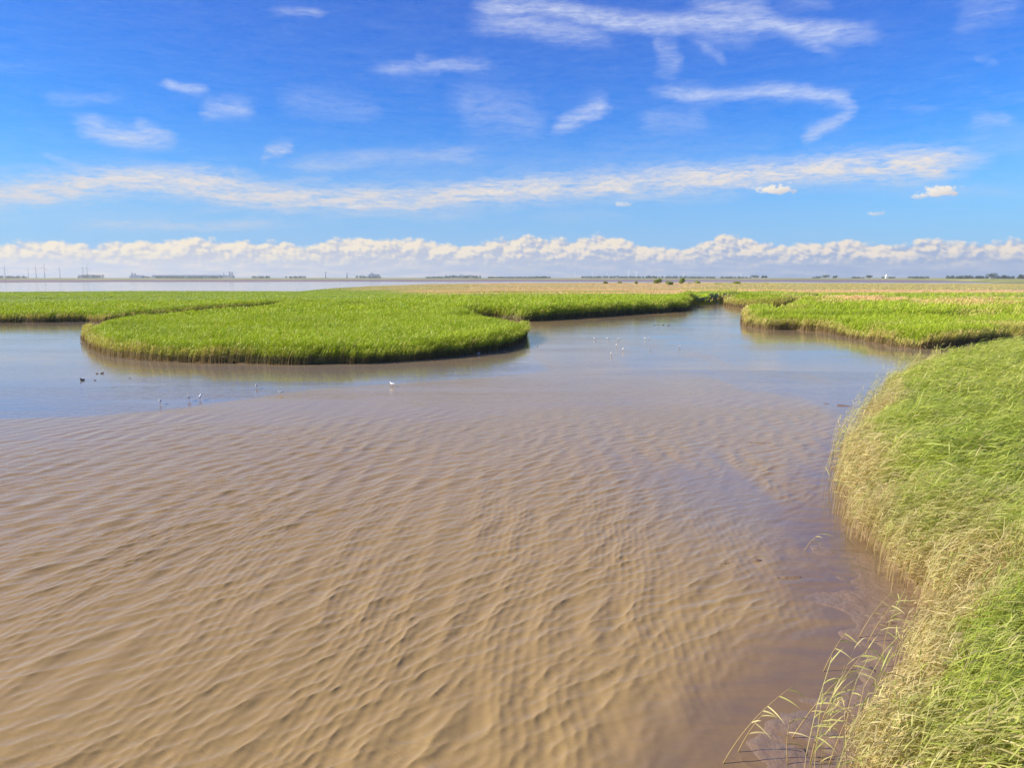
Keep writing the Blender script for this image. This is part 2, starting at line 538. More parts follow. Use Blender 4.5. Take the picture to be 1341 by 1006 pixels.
def make_reed_mat(name, green_a, green_b, straw, stem, trans=.38, t_lo=.18, t_hi=.62):
    m, k, out = mat(name)
    at = k.new('ShaderNodeAttribute', attribute_name='col')
    t, rnd, dry = k.sep(at.outputs['Vector'])
    pos = k.new('ShaderNodeNewGeometry').outputs['Position']
    patch = k.noise(k.vm('MULTIPLY', pos, (.13, .09, 0)), 1.0, 3, .6)
    g = k.mix(k.add(k.mul(rnd, .6), k.mad(patch, 1.2, -.4), clamp=True), green_a, green_b)
    s = k.mix(rnd, tuple(x * .75 for x in straw), straw)
    c = k.mix(dry, g, s)
    live_shade = tuple(x * .42 for x in stem)  # living green stems, with the shade low on bank faces painted in
    c = k.mix(k.rng(t, t_lo, t_hi, 1, 0), c, k.mix(k.rng(dry, .1, .6), (live_shade[0], live_shade[1] * 1.15, live_shade[2]), stem))
    d = k.new('ShaderNodeBsdfPrincipled')
    k.put(d.inputs['Base Color'], c)
    d.inputs['Roughness'].default_value = .5
    d.inputs['Specular IOR Level'].default_value = .35
    tr = k.new('ShaderNodeBsdfTranslucent')
    k.put(tr.inputs['Color'], k.mix(1.0, c, (1.15, 1.1, .55), 'MULTIPLY'))
    mx = k.new('ShaderNodeMixShader'); mx.inputs[0].default_value = trans
    k.l.new(d.outputs[0], mx.inputs[1]); k.l.new(tr.outputs[0], mx.inputs[2])
    k.l.new(mx.outputs[0], out.inputs[0])
    return m


M_REED = make_reed_mat('reed leaf', (.22, .32, .008), (.44, .54, .018), (.82, .56, .27), (.34, .23, .10), .28, .20, .66)
M_REED_NEAR = make_reed_mat('reed leaf close', (.22, .33, .02), (.62, .67, .13), (.72, .60, .30), (.50, .38, .18), .42)


def make_ground_mats():
    # turbid water over mud
    m, k, out = mat('turbid water')
    b = k.new('ShaderNodeBsdfPrincipled')
    pos = k.new('ShaderNodeNewGeometry').outputs['Position']
    at = k.new('ShaderNodeAttribute', attribute_name='col')
    calm, shel, dist = k.sep(at.outputs['Vector'])
    n1 = k.noise(k.vm('MULTIPLY', pos, (.12, .07, 0)), 1.0, 4, .6, .6)
    n2 = k.noise(k.vm('MULTIPLY', pos, (1.3, .9, 0)), 1.0, 3, .6)
    shn = k.noise(k.vm('MULTIPLY', pos, (.35, 1.3, 0)), 1.0, 5, .6, .5)
    tf = k.mix(k.add(k.mul(n1, .75), k.mul(n2, .25)), (.258, .172, .068), (.368, .250, .106))
    paw_ = k.noise(k.vm('MULTIPLY', pos, (.03, .12, 0)), 1.0, 5, .62, .7)
    c = k.mix(k.mul(calm, k.rng(paw_, .35, .6, .55, 1.0)), tf, (.215, .175, .138))
    c = k.mix(k.mul(shel, .8), c, k.mix(k.rng(shn, .35, .65), (.185, .118, .070), (.135, .092, .066)))
    k.put(b.inputs['Base Color'], c)
    b.inputs['IOR'].default_value = 1.333
    k.put(b.inputs['Specular IOR Level'], k.add(k.mul(calm, .30), k.mad(k.mul(shel, k.rng(shn, .38, .62)), .55, .23)))
    rough = k.mix(calm, (.12, .12, .12), (.055, .055, .055))
    k.put(b.inputs['Roughness'], k.mix(shel, rough, k.mix(k.rng(shn, .38, .6), (.24, .24, .24), (.05, .05, .05))))
    # (streaks of standing water on the sheltered mud)
    # fine ripples
    dx = k.noise(k.vm('MULTIPLY', pos, (2.2, 4.2, 0)), 1.0, 3, .6, .4)
    dx2 = k.noise(k.vm('MULTIPLY', pos, (.9, 2.6, 0)), 1.0, 3, .55, .8)
    hgt = k.add(k.mul(dx, .35), k.mul(dx2, .65))
    dpt = k.sep(pos)[1]
    amp = k.mul(k.mul(k.mad(calm, -.12, 1.0), k.mad(shel, -.6, 1.0)), k.rng(dpt, 26, 70, 1.0, .42))
    paw = k.noise(k.vm('MULTIPLY', pos, (.045, .20, 0)), 1.0, 5, .62, .7)
    amp = k.mul(amp, k.rng(paw, .36, .64, .25, 1.5))
    bm = k.new('ShaderNodeBump')
    bm.inputs['Distance'].default_value = .10
    k.put(bm.inputs['Strength'], k.mul(amp, .34))
    k.put(bm.inputs['Height'], hgt)
    k.l.new(bm.outputs[0], b.inputs['Normal'])
    k.l.new(b.outputs[0], out.inputs[0])
    water = m
    # wet mud
    m, k, out = mat('wet mud')
    b = k.new('ShaderNodeBsdfPrincipled')
    pos = k.new('ShaderNodeNewGeometry').outputs['Position']
    n1 = k.noise(pos, .8, 5, .6); n2 = k.noise(pos, 9.0, 5, .65)
    c = k.mix(n1, (.20, .13, .075), (.28, .185, .11))
    k.put(b.inputs['Base Color'], k.mix(k.mul(n2, .35), c, (.15, .10, .065)))
    k.put(b.inputs['Roughness'], k.rng(n1, .35, .6, .12, .38))
    bm = k.new('ShaderNodeBump'); bm.inputs['Distance'].default_value = .05; bm.inputs['Strength'].default_value = .5
    k.put(bm.inputs['Height'], n2)
    k.l.new(bm.outputs[0], b.inputs['Normal'])
    k.l.new(b.outputs[0], out.inputs[0])
    return water, m


M_WATER, M_MUD = make_ground_mats()


# ------------------------------------------------------------------ water and mud
POOL = pts([(-500, 556), (-100, 552), (0, 549), (100, 545), (200, 537.5), (300, 524), (400, 511), (470, 505), (560, 499), (640, 494), (720, 486),
            (700, 470), (690, 440), (640, 430), (300, 430), (100, 415), (-300, 415)])
CREEK = pts([(700, 440), (690, 486), (800, 478), (930, 462), (1060, 470), (1190, 470), (1150, 440), (1000, 420), (975, 395), (890, 395), (760, 410)])
BANK = np.vstack([pts([(1225, 474), (1175, 512), (1060, 620), (1040, 700), (950, 760), (1000, 800), (930, 840), (880, 880), (850, 960), (840, 1100)]), [[1.5, 2]], [[12, 2.0], [30, 20], [60, 60]]])


def make_water():
    rows = []
    y = 1500.0
    ang = np.concatenate([np.linspace(60, 33.5, 40)[:-1], np.linspace(33.5, 4.0, 780)[:-1], np.linspace(4.0, .7, 150)[:-1]])
    r = CAM_H / np.tan(np.radians(ang))
    r = np.concatenate([r, np.geomspace(r[-1] * 1.02, 30000, 90)])
    az = np.concatenate([np.linspace(-75, -36, 24)[:-1], np.linspace(-36, 36, 1250), np.linspace(36, 75, 24)[1:]])
    RR, AZ = np.meshgrid(r, np.radians(az), indexing='ij')
    # rows of constant depth rather than constant radius inside the view keep ripples even
    X = RR * np.sin(AZ); Y = RR * np.cos(AZ)
    P2 = np.stack([X.ravel(), Y.ravel()], 1)
    near = (RR.ravel() < 230)
    sdL = np.full(len(P2), -99.); sdN = sdL.copy(); sdP = sdL.copy(); sdB = sdL.copy(); sdC = sdL.copy()
    sdL[near] = sdist(P2[near], LAND); sdP[near] = sdist(P2[near], POOL); sdB[near] = sdist(P2[near], BANK); sdC[near] = sdist(P2[near], CREEK)
    n2 = near & (RR.ravel() < 120)
    sdN[n2] = sdist(P2[n2], NEAR)
    x = P2[:, 0]; yy = P2[:, 1]; rr = RR.ravel()
    wob = (fbm(x * .25, yy * .12, 5, 3) - .5)
    calm = sst(-.6, .5, sdP + wob * 1.2)
    cr = sst(-14, 6, sdC + wob * 22) * (.35 + .65 * sst(.35, .62, fbm(x * .07, yy * .035, 91, 4)))
    calm = np.maximum(calm, cr * .55)
    # slicks of smooth water up the right side
    slick = sst(.36, .58, fbm(x * .16 + 3, yy * .045, 77, 4)) * sst(.8, 6.0, x - 0.05 * yy) * sst(15, 26, yy) * .8
    calm = np.maximum(calm, slick)
    calm = np.where(rr > 230, 1.0, calm)
    shel = sst(-1.2, 1.6, sdB + wob * 3.0)
    # short crossing wavelets: many wave lengths spread about the wind, sharpened into cusps
    w1 = (fbm(x / 5.5, yy / 7.0, 21, 3) - .5); w2 = (fbm(x / 4.0, yy / 5.0, 22, 3) - .5); w3 = (fbm(x / 1.8, yy / 1.8, 23, 2) - .5)
    tilt = -sst(14, 34, yy) * 16 + sst(-1, 5, x) * 18
    lx = x + w1 * .95 + w3 * .16; ly = yy + w2 * .95 + w3 * .16
    dr = np.abs(np.gradient(RR, axis=0)).ravel()
    wr = np.random.default_rng(5)
    h = np.zeros_like(x); hx = np.zeros_like(x); hy = np.zeros_like(x)
    act = np.where(rr < 75)[0]
    xa, ya, ta, da = lx[act], ly[act], np.radians(tilt[act]), dr[act]
    NW = 46
    for i in range(NW):
        lam = .17 * (1.12 / .17) ** ((i + wr.random()) / NW)
        th = np.radians(-36 + wr.normal(0, 19)) 
        a = .0052 * lam ** .82 * wr.uniform(.5, 1.4)
        kk = 2 * np.pi / lam
        # direction turns gently, so rotate the plane wave about the middle of the mud
        cx, sx_ = np.cos(th), np.sin(th)
        ph = kk * (xa * cx + ya * sx_) + wr.uniform(0, 6.28) + ta * kk * .55
        fade_ = sst(1.8, 4.0, lam / da)
        c = np.cos(ph); q = np.sin(ph)
        h[act] += a * c * fade_; hx[act] -= a * cx * q * fade_; hy[act] -= a * sx_ * q * fade_
    rd = 1 - np.abs(2 * fbm(lx * .8 - ly * .45, lx * .16 + ly * .3, 121, 3) - 1)
    h = h + .014 * rd ** 2.5
    rill = 1 - np.abs(2 * fbm(x * .8 + w3 * 1.2 + w1, yy * 1.1 + w3 * 1.2 + x * .35, 141, 4) - 1)
    patch = .52 + .52 * fbm(x / 9, yy / 11, 99, 3)
    amp = patch * (1 - .93 * calm) * (1 - .93 * shel) * (1 - .75 * sst(24, 60, rr)) * sst(75, 50, rr)
    amp = amp * (1 - .85 * sst(35, 46, yy) * sst(9, 2, x - .12 * yy))
    amp = np.where(sdN > -.2, 0, amp)
    Z = h * amp + .014 * rill ** 3 * sst(.35, .6, fbm(x * .5, yy * .4, 145, 2)) * shel * (sdN < -.2) * sst(60, 30, rr)
    X = X + (hx * amp * 1.2).reshape(X.shape); Y = Y + (hy * amp * 1.2).reshape(X.shape)
    C = np.zeros((len(x), 4), np.float32); C[:, 0] = calm; C[:, 1] = shel; C[:, 3] = 1
    P = np.stack([X, Y, Z.reshape(X.shape)], -1)
    acc = Acc(); grid_acc(acc, P[::1], C)
    me = acc.mesh('water', smooth=True)
    o = link_mesh('water', me, M_WATER)
    # faces must look up
    if me.polygons[0].normal.z < 0: me.flip_normals()
    tag(o, 'brown turbid rippled creek water with smooth blue reflecting pools', 'water', kind='structure')


make_water()

RIDGES = [  # px of both ends, half width m, height m
    ((1052, 527), (1120, 533), .22, .09), ((968, 580), (1022, 581), .14, .06), ((938, 739), (1000, 734), .07, .07), ((1012, 758), (1052, 757), .06, .07),
    ((1128, 823), (1195, 815), .08, .09), ((1150, 812), (1205, 806), .1, .08)]


def make_mud():
    ang = np.concatenate([np.linspace(60, 3.0, 1000)[:-1], np.linspace(3.0, .6, 90)[:-1]])
    r = CAM_H / np.tan(np.radians(ang)); r = np.concatenate([r, np.geomspace(r[-1] * 1.03, 32000, 40)])
    az = np.concatenate([np.linspace(-80, -36, 16)[:-1], np.linspace(-36, 36, 620), np.linspace(36, 80, 16)[1:]])
    RR, AZ = np.meshgrid(r, np.radians(az), indexing='ij')
    X = RR * np.sin(AZ); Y = RR * np.cos(AZ)
    P2 = np.stack([X.ravel(), Y.ravel()], 1)
    sd = np.maximum(land_sd(P2), sdist(P2, NEAR))
    x = P2[:, 0]; y = P2[:, 1]
    n = fbm(x * .8, y * .8, 3, 4) - .5
    z = -.35 + .33 * sst(-2.0, .3, sd + n * .5) + .30 * sst(.2, .9, sd + n * .3)
    z += n * .10 * sst(-3, 0, sd)
    z = np.where(RR.ravel() > 1000, -.35, z)
    for (a, b, w, hh) in RIDGES:
        A = G(*a); B = G(*b); ab = B - A
        pa = P2 - A
        t = np.clip(pa @ ab / (ab @ ab), 0, 1)
        w = max(w, .2); wv = (fbm(x * 1.1, y * 1.1, 14, 3) - .5) * .5
        dd = pa - t[:, None] * ab
        dl = dd[:, 1] + wv
        d = np.sqrt((dd ** 2).sum(1))
        prof = np.where(dl < 0, np.exp(-(d / (w * .8)) ** 2), np.exp(-(d / (w * 2.2)) ** 2))
        brk = sst(.36, .62, fbm(x * 2.1 + a[0], y * 2.1, 15, 3)) * np.clip(4 * t * (1 - t) * 2, 0, 1)
        z = np.maximum(z, -.35 + (hh * (.1 + .75 * brk) + .335) * prof)
    sB = np.full(len(x), -9.); q_ = (RR.ravel() < 40); sB[q_] = sdist(P2[q_], BANK)
    sh = sst(.1, 1.7, sB + (fbm(x * .75, y * .6, 151, 4) - .5) * 4.2 - .5) * sst(29, 19, y)
    lump = fbm(x * 2.2, y * 2.2, 153, 4)
    z = np.maximum(z, -.09 + sh * (.105 + .05 * (lump - .5)) + .012 * sh * (fbm(x * 9, y * 9, 154, 2) - .5))
    P = np.stack([X, Y, z.reshape(X.shape)], -1)
    acc = Acc(); grid_acc(acc, P)
    me = acc.mesh('mudflat', smooth=True)
    o = link_mesh('mudflat', me, M_MUD)
    if me.polygons[0].normal.z < 0: me.flip_normals()
    tag(o, 'wet brown mud banks under and around the reeds', 'mud', kind='structure')


make_mud()

# ------------------------------------------------------------------ reeds


def dryness(x, y, sdL):
    """where the marsh vegetation is straw-coloured: meadow strips and patches"""
    a = x / np.maximum(y, 1)
    n = fbm(x / 45, y / 22, 201, 4); n2 = fbm(x / 14, y / 9, 202, 3)
    st_ = fbm(x / 160 + 5, y / 26, 207, 3)
    d = (.42 + .58 * sst(.36, .58, st_)) * sst(205, 300, y + (n - .5) * 90) * sst(-.19, .0, a + (n - .5) * .16) * (1 - .9 * sst(.2, .30, a)) * (.55 + .9 * sst(.35, .6, n))
    d = np.maximum(d, .5 * sst(330, 420, y) * sst(-.3, -.18, a + (n - .5) * .1))
    # right side: pale strip and straw patches
    st = np.exp(-((y - (345 + (n - .5) * 60)) / 42) ** 2) * sst(.24, .30, a)
    d = np.maximum(d, st * 1.0)
    d = np.maximum(d, .9 * sst(.52, .68, fbm(x / 26, y / 20, 203, 3)) * sst(.33, .42, a) * sst(125, 150, y) * (1 - sst(200, 240, y)))
    d = np.maximum(d, .45 * sst(430, 520, y) * sst(.2, .3, a))
    d = np.maximum(d, .35 * sst(.45, .75, n2) * sst(60, 80, y) * sst(.2, .3, a))
    d = np.maximum(d, .95 * np.exp(-((y - (170 + (n - .5) * 40)) / 18) ** 2) * sst(.44, .52, a) * sst(.3, .55, n2))
    d = sst(.10, .85, d)
    return np.clip(d + (n2 - .5) * .35 * sst(.05, .3, d), 0, 1)


def bed_height(x, y):
    a = x / np.maximum(y, 1)
    h = np.full(np.shape(x), 1.75)
    h = np.where(y > 100, 1.75 + (1.4 + .85 * sst(-.2, -.03, a) - 1.75) * sst(100, 112, y), h)
    h = (h + .75 * sst(185, 200, y) * sst(.20, .22, a) * (1 - sst(.32, .36, a))) * (1 - .5 * sst(238, 300, y))
    h = np.where(y < 112, np.where(a < .1, 1.5, 1.65), h)
    h = h * (.85 + .16 * fbm(x / 1.5, y / 2.2, 301, 3) + .14 * fbm(x / 9, y / 12, 302, 2))
    hol = fbm(x / 5.5 + 40, y / 6.5, 311, 3)
    h = h * (1 - np.where(a > .2, .42, .18) * sst(.56, .70, hol) * (1 - sst(200, 230, y)))
    return h


WIND = np.array([1.0, -.12])


def shoots(acc, x, y, z0, h, dry, nleaf, lw, ll, sw, segs, lean=.34, upm=.30, ups=.32, azs=.75, t0=.38, droop=1.0):
    """reed shoots: a bent ribbon stem and leaves streaming down wind"""
    N = len(x)
    if N == 0: return
    rnd = RNG.random(N)
    ln = lean * h * (.55 + .9 * RNG.random(N))
    gust = fbm(x / 3.5, y / 3.5, 401, 2) - .5
    la = gust * 1.6 + RNG.normal(0, .35, N)
    lx = ln * (np.cos(la) * WIND[0] - np.sin(la) * WIND[1]); ly = ln * (np.cos(la) * WIND[1] + np.sin(la))
    hz = h * np.sqrt(np.clip(1 - (ln / h) ** 2 * .5, .3, 1))
    base = np.stack([x, y, z0], 1)

    def axis(t):
        return base + np.stack([lx * t ** 2, ly * t ** 2, hz * t], 1)
    # stem ribbon
    fa = RNG.normal(0, .8, N)
    side = np.stack([np.cos(fa), np.sin(fa), np.zeros(N)], 1)
    ts = np.linspace(0, 1, segs + 1)
    V = []; Cc = []
    for i, t in enumerate(ts):
        p = axis(t); wdt = sw * (1 - .6 * t)
        V += [p - side * wdt * .5, p + side * wdt * .5]
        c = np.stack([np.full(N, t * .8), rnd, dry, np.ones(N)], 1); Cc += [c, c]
    nv = len(V)
    V = np.stack(V, 1); Cc = np.stack(Cc, 1)
    off = (np.arange(N) * nv)[:, None]
    q = np.concatenate([off + np.array([2 * i, 2 * i + 1, 2 * i + 3, 2 * i + 2]) for i in range(segs)])
    acc.add(V, q=q, c=Cc)
    # leaves
    S = [0, .3, .68, 1.0] if segs > 2 else [0, .42, 1.0]
    Wd = [.45, 1, .72, 0] if segs > 2 else [.6, 1, 0]
    for j in range(nleaf):
        t = t0 + (.98 - t0) * (j + RNG.random(N)) / nleaf
        o = base + np.stack([lx * t ** 2, ly * t ** 2, hz * t], 1)
        az = RNG.normal(0, azs, N) + la * .5
        L = ll * (.6 + .7 * RNG.random(N)) * np.clip(h / 1.6, .45, 1.2)
        up = RNG.normal(upm, ups, N) + (t - .7) * .5
        dr = (.45 + .5 * RNG.random(N)) * droop
        dh = np.stack([np.cos(az), np.sin(az)], 1)
        roll = RNG.normal(0, .6, N)
        sv = np.stack([-dh[:, 1] * np.cos(roll), dh[:, 0] * np.cos(roll), np.sin(roll)], 1)
        V = []; Cc = []
        for s, wdt in zip(S, Wd):
            p = o + np.stack([dh[:, 0] * L * s * np.cos(up), dh[:, 1] * L * s * np.cos(up), L * (s * np.sin(up) - dr * s * s * .5)], 1)
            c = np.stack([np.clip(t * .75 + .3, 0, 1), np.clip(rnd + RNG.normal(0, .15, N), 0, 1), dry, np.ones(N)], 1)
            if wdt > 0:
                V += [p - sv * lw * wdt * .5, p + sv * lw * wdt * .5]; Cc += [c, c]
            else:
                V += [p]; Cc += [c]
        nv = len(V)
        V = np.stack(V, 1); Cc = np.stack(Cc, 1)
        off = (np.arange(N) * nv)[:, None]
        nq = len(S) - 2
        q = np.concatenate([off + np.array([2 * i, 2 * i + 1, 2 * i + 3, 2 * i + 2]) for i in range(nq)])
        tri = off + np.array([2 * nq, 2 * nq + 1, 2 * nq + 2])
        acc.add(V, q=q, t=tri, c=Cc)


def scatter(d0, d1, az0, az1, dens):
    """uniform points in a ring sector (degrees, metres)"""
    area = .5 * (d1 ** 2 - d0 ** 2) * R(az1 - az0)
    n = int(area * dens)
    r = np.sqrt(RNG.uniform(d0 ** 2, d1 ** 2, n)); a = np.radians(RNG.uniform(az0, az1, n))
    return r * np.sin(a), r * np.cos(a)


ISL = pts([(372, 396, 1.5), (345, 399.3, 1.6), (300, 403, 1.6), (240, 407.5, 1.6), (180, 413, 1.6), (140, 419, 1.6), (119, 427, 1.4), (60, 440),
           (80, 520), (720, 520), (720, 440), (683, 428, .8), (676, 425, 1.5), (640, 416.5, 1.6), (600, 410, 1.6), (575, 406, 1.6), (566, 404.6, 1.6)])


def region(x, y):
    """0 island, 1 left far bank, 2 middle bank, 3 right bank"""
    isl = sdist(np.stack([x, y], 1), ISL) > 0
    a = x / y
    reg = np.where(a < -.11, 1, np.where(a < .245, 2, 3))
    # middle / right split follows the channel
    reg = np.where((a > .2) & (y < 165), 3, reg)
    reg = np.where(isl, 0, reg)
    return reg


def build_reeds():
    beds = {0: Acc(), 1: Acc(), 2: Acc(), 3: Acc(), 5: Acc()}

    def land(d0, d1, dens, edge, jitter, nleaf, lw, ll, sw, segs, hs=1.0, az=(-38, 38), edge_only=False, lean=.3, far=False):
        x, y = scatter(d0, d1, az[0], az[1], dens)
        sd = land_sd(np.stack([x, y], 1))
        wob = (fbm(x / 1.6, y / 1.6, 11, 2) - .5) * jitter
        k = sd + wob > -.2
        if edge_only: k &= sd < edge
        x, y, sd = x[k], y[k], sd[k]
        h = bed_height(x, y) * hs * (.85 + .3 * RNG.random(len(x)))
        ez = sst(0, 1.6, sd)
        h = h * (.86 + .14 * ez)
        dry = dryness(x, y, sd)
        a = x / y
        # straw fringe along the sunlit right bank and the island's western tip
        dry = np.maximum(dry, (1 - sst(.0, .9, sd)) * np.where(a > .24, .55, np.where(a < -.33, .45, .12)) * RNG.random(len(x)) * 1.6)
        dry = np.clip(dry + (RNG.random(len(x)) < .05) * .6, 0, 1)
        z0 = np.where(sd < .6, .05, .25)
        rg = region(x, y)
        if far:
            shoots(beds[5], x, y, z0, h, dry, nleaf, lw, ll, sw, segs, lean, upm=.6); return
        for r_ in (0, 1, 2, 3):
            s = rg == r_
            shoots(beds[r_], x[s], y[s], z0[s], h[s], dry[s], nleaf, lw, ll, sw, segs, lean, upm=.85, ups=.3, azs=.9, t0=.45)
    # island and near part of the right bank
    land(60, 125, 34, 2.6, .9, 4, .040, .50, .030, 2, edge_only=True)
    land(60, 125, 20, 0, .9, 4, .042, .50, .03, 2)
    # banks up to 200 m
    land(125, 210, 15, 3.2, 1.0, 4, .075, .6, .05, 2, edge_only=True)
    land(125, 210, 4.2, 0, 1.0, 4, .10, .7, .05, 2)
    # meadow beyond
    land(210, 420, 1.0, 0, 1.0, 4, .16, .7, .07, 2, far=True, hs=.9)
    land(420, 900, .16, 0, 1.0, 4, .30, 1.1, .10, 2, far=True, hs=.85)

    # solid thatch under the leaf tips
    def thatch(d0, d1, nr, na, frac, regs):
        r = np.geomspace(d0, d1, nr); az = np.radians(np.linspace(-39, 39, na))
        RR, AZ = np.meshgrid(r, az, indexing='ij')
        X = RR * np.sin(AZ); Y = RR * np.cos(AZ)
        x = X.ravel(); y = Y.ravel()
        sd = land_sd(np.stack([x, y], 1))
        h = bed_height(x, y) * (frac + .12 * (fbm(x / .9, y / .9, 55, 2) - .5))
        z = .1 + h * sst(.25, 1.1, sd)
        dry = dryness(x, y, sd)
        rnd = fbm(x / .8, y / .8, 56, 2)
        C = np.stack([np.where(sd < 1.2, .3, .75), rnd, dry, np.ones_like(x)], 1)  # rim takes the dark stem colour, painting shade into the bank front
        keep = (sd > .2)
        rg = region(x, y) if regs else None
        P = np.stack([x, y, z], 1).reshape(nr, na, 3)
        if not regs:
            grid_acc(beds[5], P, C, keep); return
        lab = rg.reshape(nr, na)
        idx = np.arange(nr * na).reshape(nr, na)
        q = np.stack([idx[:-1, :-1], idx[:-1, 1:], idx[1:, 1:], idx[1:, :-1]], -1).reshape(-1, 4)
        kq = keep[q].all(1); q = q[kq]; lq = rg[q[:, 0]]
        for r_ in (0, 1, 2, 3):
            qq = q[lq == r_]
            if len(qq) == 0: continue
            us, inv = np.unique(qq.ravel(), return_inverse=True)
            beds[r_].add(P.reshape(-1, 3)[us], q=inv.reshape(-1, 4), c=C[us])
    thatch(58, 210, 420, 620, .52, True)
    thatch(209, 950, 330, 420, .88, False)
    NM = {0: ('reed_bed', 'rounded bright green reed island in front of the left bank', 'reeds'),
          1: ('reed_bed', 'green reed bank behind the island at the far left', 'reeds'),
          2: ('reed_bed', 'dark fronted reed bank along the middle of the creek', 'reeds'),
          3: ('reed_bed', 'sunlit reed bank with straw base right of the creek', 'reeds'),
          5: ('marsh_grass', 'distant flat salt marsh of green and tan grass', 'grass')}
    for kx, acc in beds.items():
        me = acc.mesh(NM[kx][0])
        o = link_mesh(NM[kx][0], me, M_REED)
        tag(o, NM[kx][1], NM[kx][2], kind='stuff')

    # the close bed on the right
    acc = Acc()

    def near(d0, d1, dens, nleaf, lw, ll, sw, segs, az=(4, 48), edge=None, lean=.42):
        x, y = scatter(d0, d1, az[0], az[1], dens)
        ok = x < y * .643 + 5.5
        x, y = x[ok], y[ok]
        sd = sdist(np.stack([x, y], 1), NEAR)
        wob = (fbm(x / .9, y / .9, 12, 2) - .5) * 1.0 + (RNG.random(len(x)) - .5) * .4
        k = sd + wob > .05
        if edge: k &= sd < edge
        x, y, sd = x[k], y[k], sd[k]
        N = len(x)
        cl = fbm(x / 1.7, y / 1.7, 302, 3)
        h = (1.60 - .16 * sst(35, 70, y) + 1.15 * (cl - .5) + .5 * (fbm(x / .7, y / .9, 305, 2) - .5)) * (.8 + .35 * RNG.random(N)) * (.62 + .38 * sst(-.2, 1.8, sd))
        dryn = fbm(x / 2.4, y / 2.4, 303, 3)
        band = np.where(y < 40, 1.0, .75)
        dw = .35 + .95 * sst(13, 17, y) * (1 - .6 * sst(22, 40, y))
        dry = (1 - sst(dw * .35, dw * 1.35, sd + (dryn - .5) * 3.0)) * band
        mid = np.exp(-((y - 16.5 - (dryn - .5) * 6) / 3.0) ** 2) * .45
        dry = np.maximum(dry, mid * sst(.3, .6, dryn) * 1.1)
        dry = np.maximum(dry, (.03 + .24 * sst(22, 12, y)) * sst(.25, .7, fbm(x / 1.3, y / 1.3, 307, 3)) * 1.5)
        dry = np.clip(dry + RNG.normal(-.02, .20, N) + (RNG.random(N) < .13) * .5, 0, 1)
        z0 = .08 + .12 * sst(0, 1, sd)
        shoots(acc, x, y, z0, h, dry, nleaf, lw, ll, sw, segs, lean, upm=.22, ups=.28, azs=.45, t0=.34, droop=.85)
    near(3, 11, 65, 8, .022, .48, .009, 3, az=(0, 70))
    near(11, 24, 104, 8, .019, .48, .008, 3)
    near(24, 40, 55, 6, .027, .58, .012, 3)
    near(40, 90, 28, 5, .040, .60, .02, 2)
    near(12, 60, 30, 5, .02, .4, .012, 3, edge=1.2)
    # loose feathery fringe hanging out over the mud
    x, y = scatter(9, 70, 4, 46, 13)
    sd = sdist(np.stack([x, y], 1), NEAR)
    k = (sd > -.45) & (sd < .5) & (fbm(x / 1.3, y / 1.3, 306, 2) > .46)
    x, y = x[k], y[k]; N = len(x)
    la = RNG.random(N)
    shoots(acc, x, y, np.full(N, .03), 1.2 + .8 * la, np.clip(.62 + RNG.normal(0, .25, N), 0, 1), 7, .019, .34, .011, 3, .30, upm=.5, ups=.35, azs=.8, t0=.45)
    # litter floor between the stems
    r = np.geomspace(4, 90, 240); az = np.radians(np.linspace(0, 62, 200))
    RR, AZ = np.meshgrid(r, az, indexing='ij')
    x = (RR * np.sin(AZ)).ravel(); y = (RR * np.cos(AZ)).ravel()
    sd = sdist(np.stack([x, y], 1), NEAR)
    z = .12 + (.35 + .5 * sst(25, 55, y)) * sst(.5, 1.6, sd) * (.6 + .8 * fbm(x * 1.1, y * 1.1, 57, 3))
    C = np.stack([np.full_like(x, .25) + .3 * sst(30, 60, y), fbm(x * 2, y * 2, 58, 2), np.full_like(x, .4), np.ones_like(x)], 1)
    grid_acc(acc, np.stack([x, y, z], 1).reshape(240, 200, 3), C, sd > .4)
    me = acc.mesh('reed_bed')
    o = link_mesh('reed_bed', me, M_REED_NEAR)
    tag(o, 'wind bent reeds with straw coloured edge close on the right', 'reeds', kind='stuff')
    print('reed verts', sum(a.n for a in beds.values()) + acc.n)


build_reeds()

# ------------------------------------------------------------------ small mesh makers


def loft(rings, seg=10, cap=True):
    """rings: list of (centre xyz, radius across, radius up, axis tilt) swept along x/z; returns verts, quads, tris"""
    V = []; Q = []; T = []
    for (c, ra, ru, tilt) in rings:
        for i in range(seg):
            a = 2 * math.pi * i / seg
            y = ra * math.cos(a); u = ru * math.sin(a)
            V.append((c[0] - u * math.sin(tilt), c[1] + y, c[2] + u * math.cos(tilt)))
    n = len(rings)
    for j in range(n - 1):
        for i in range(seg):
            k = (i + 1) % seg
            Q.append((j * seg + i, j * seg + k, (j + 1) * seg + k, (j + 1) * seg + i))
    if cap:
        V.append(rings[0][0]); V.append(rings[-1][0])
        a, b = len(V) - 2, len(V) - 1
        for i in range(seg):
            k = (i + 1) % seg
            T.append((a, k, i)); T.append((b, (n - 1) * seg + i, (n - 1) * seg + k))
    return V, Q, T


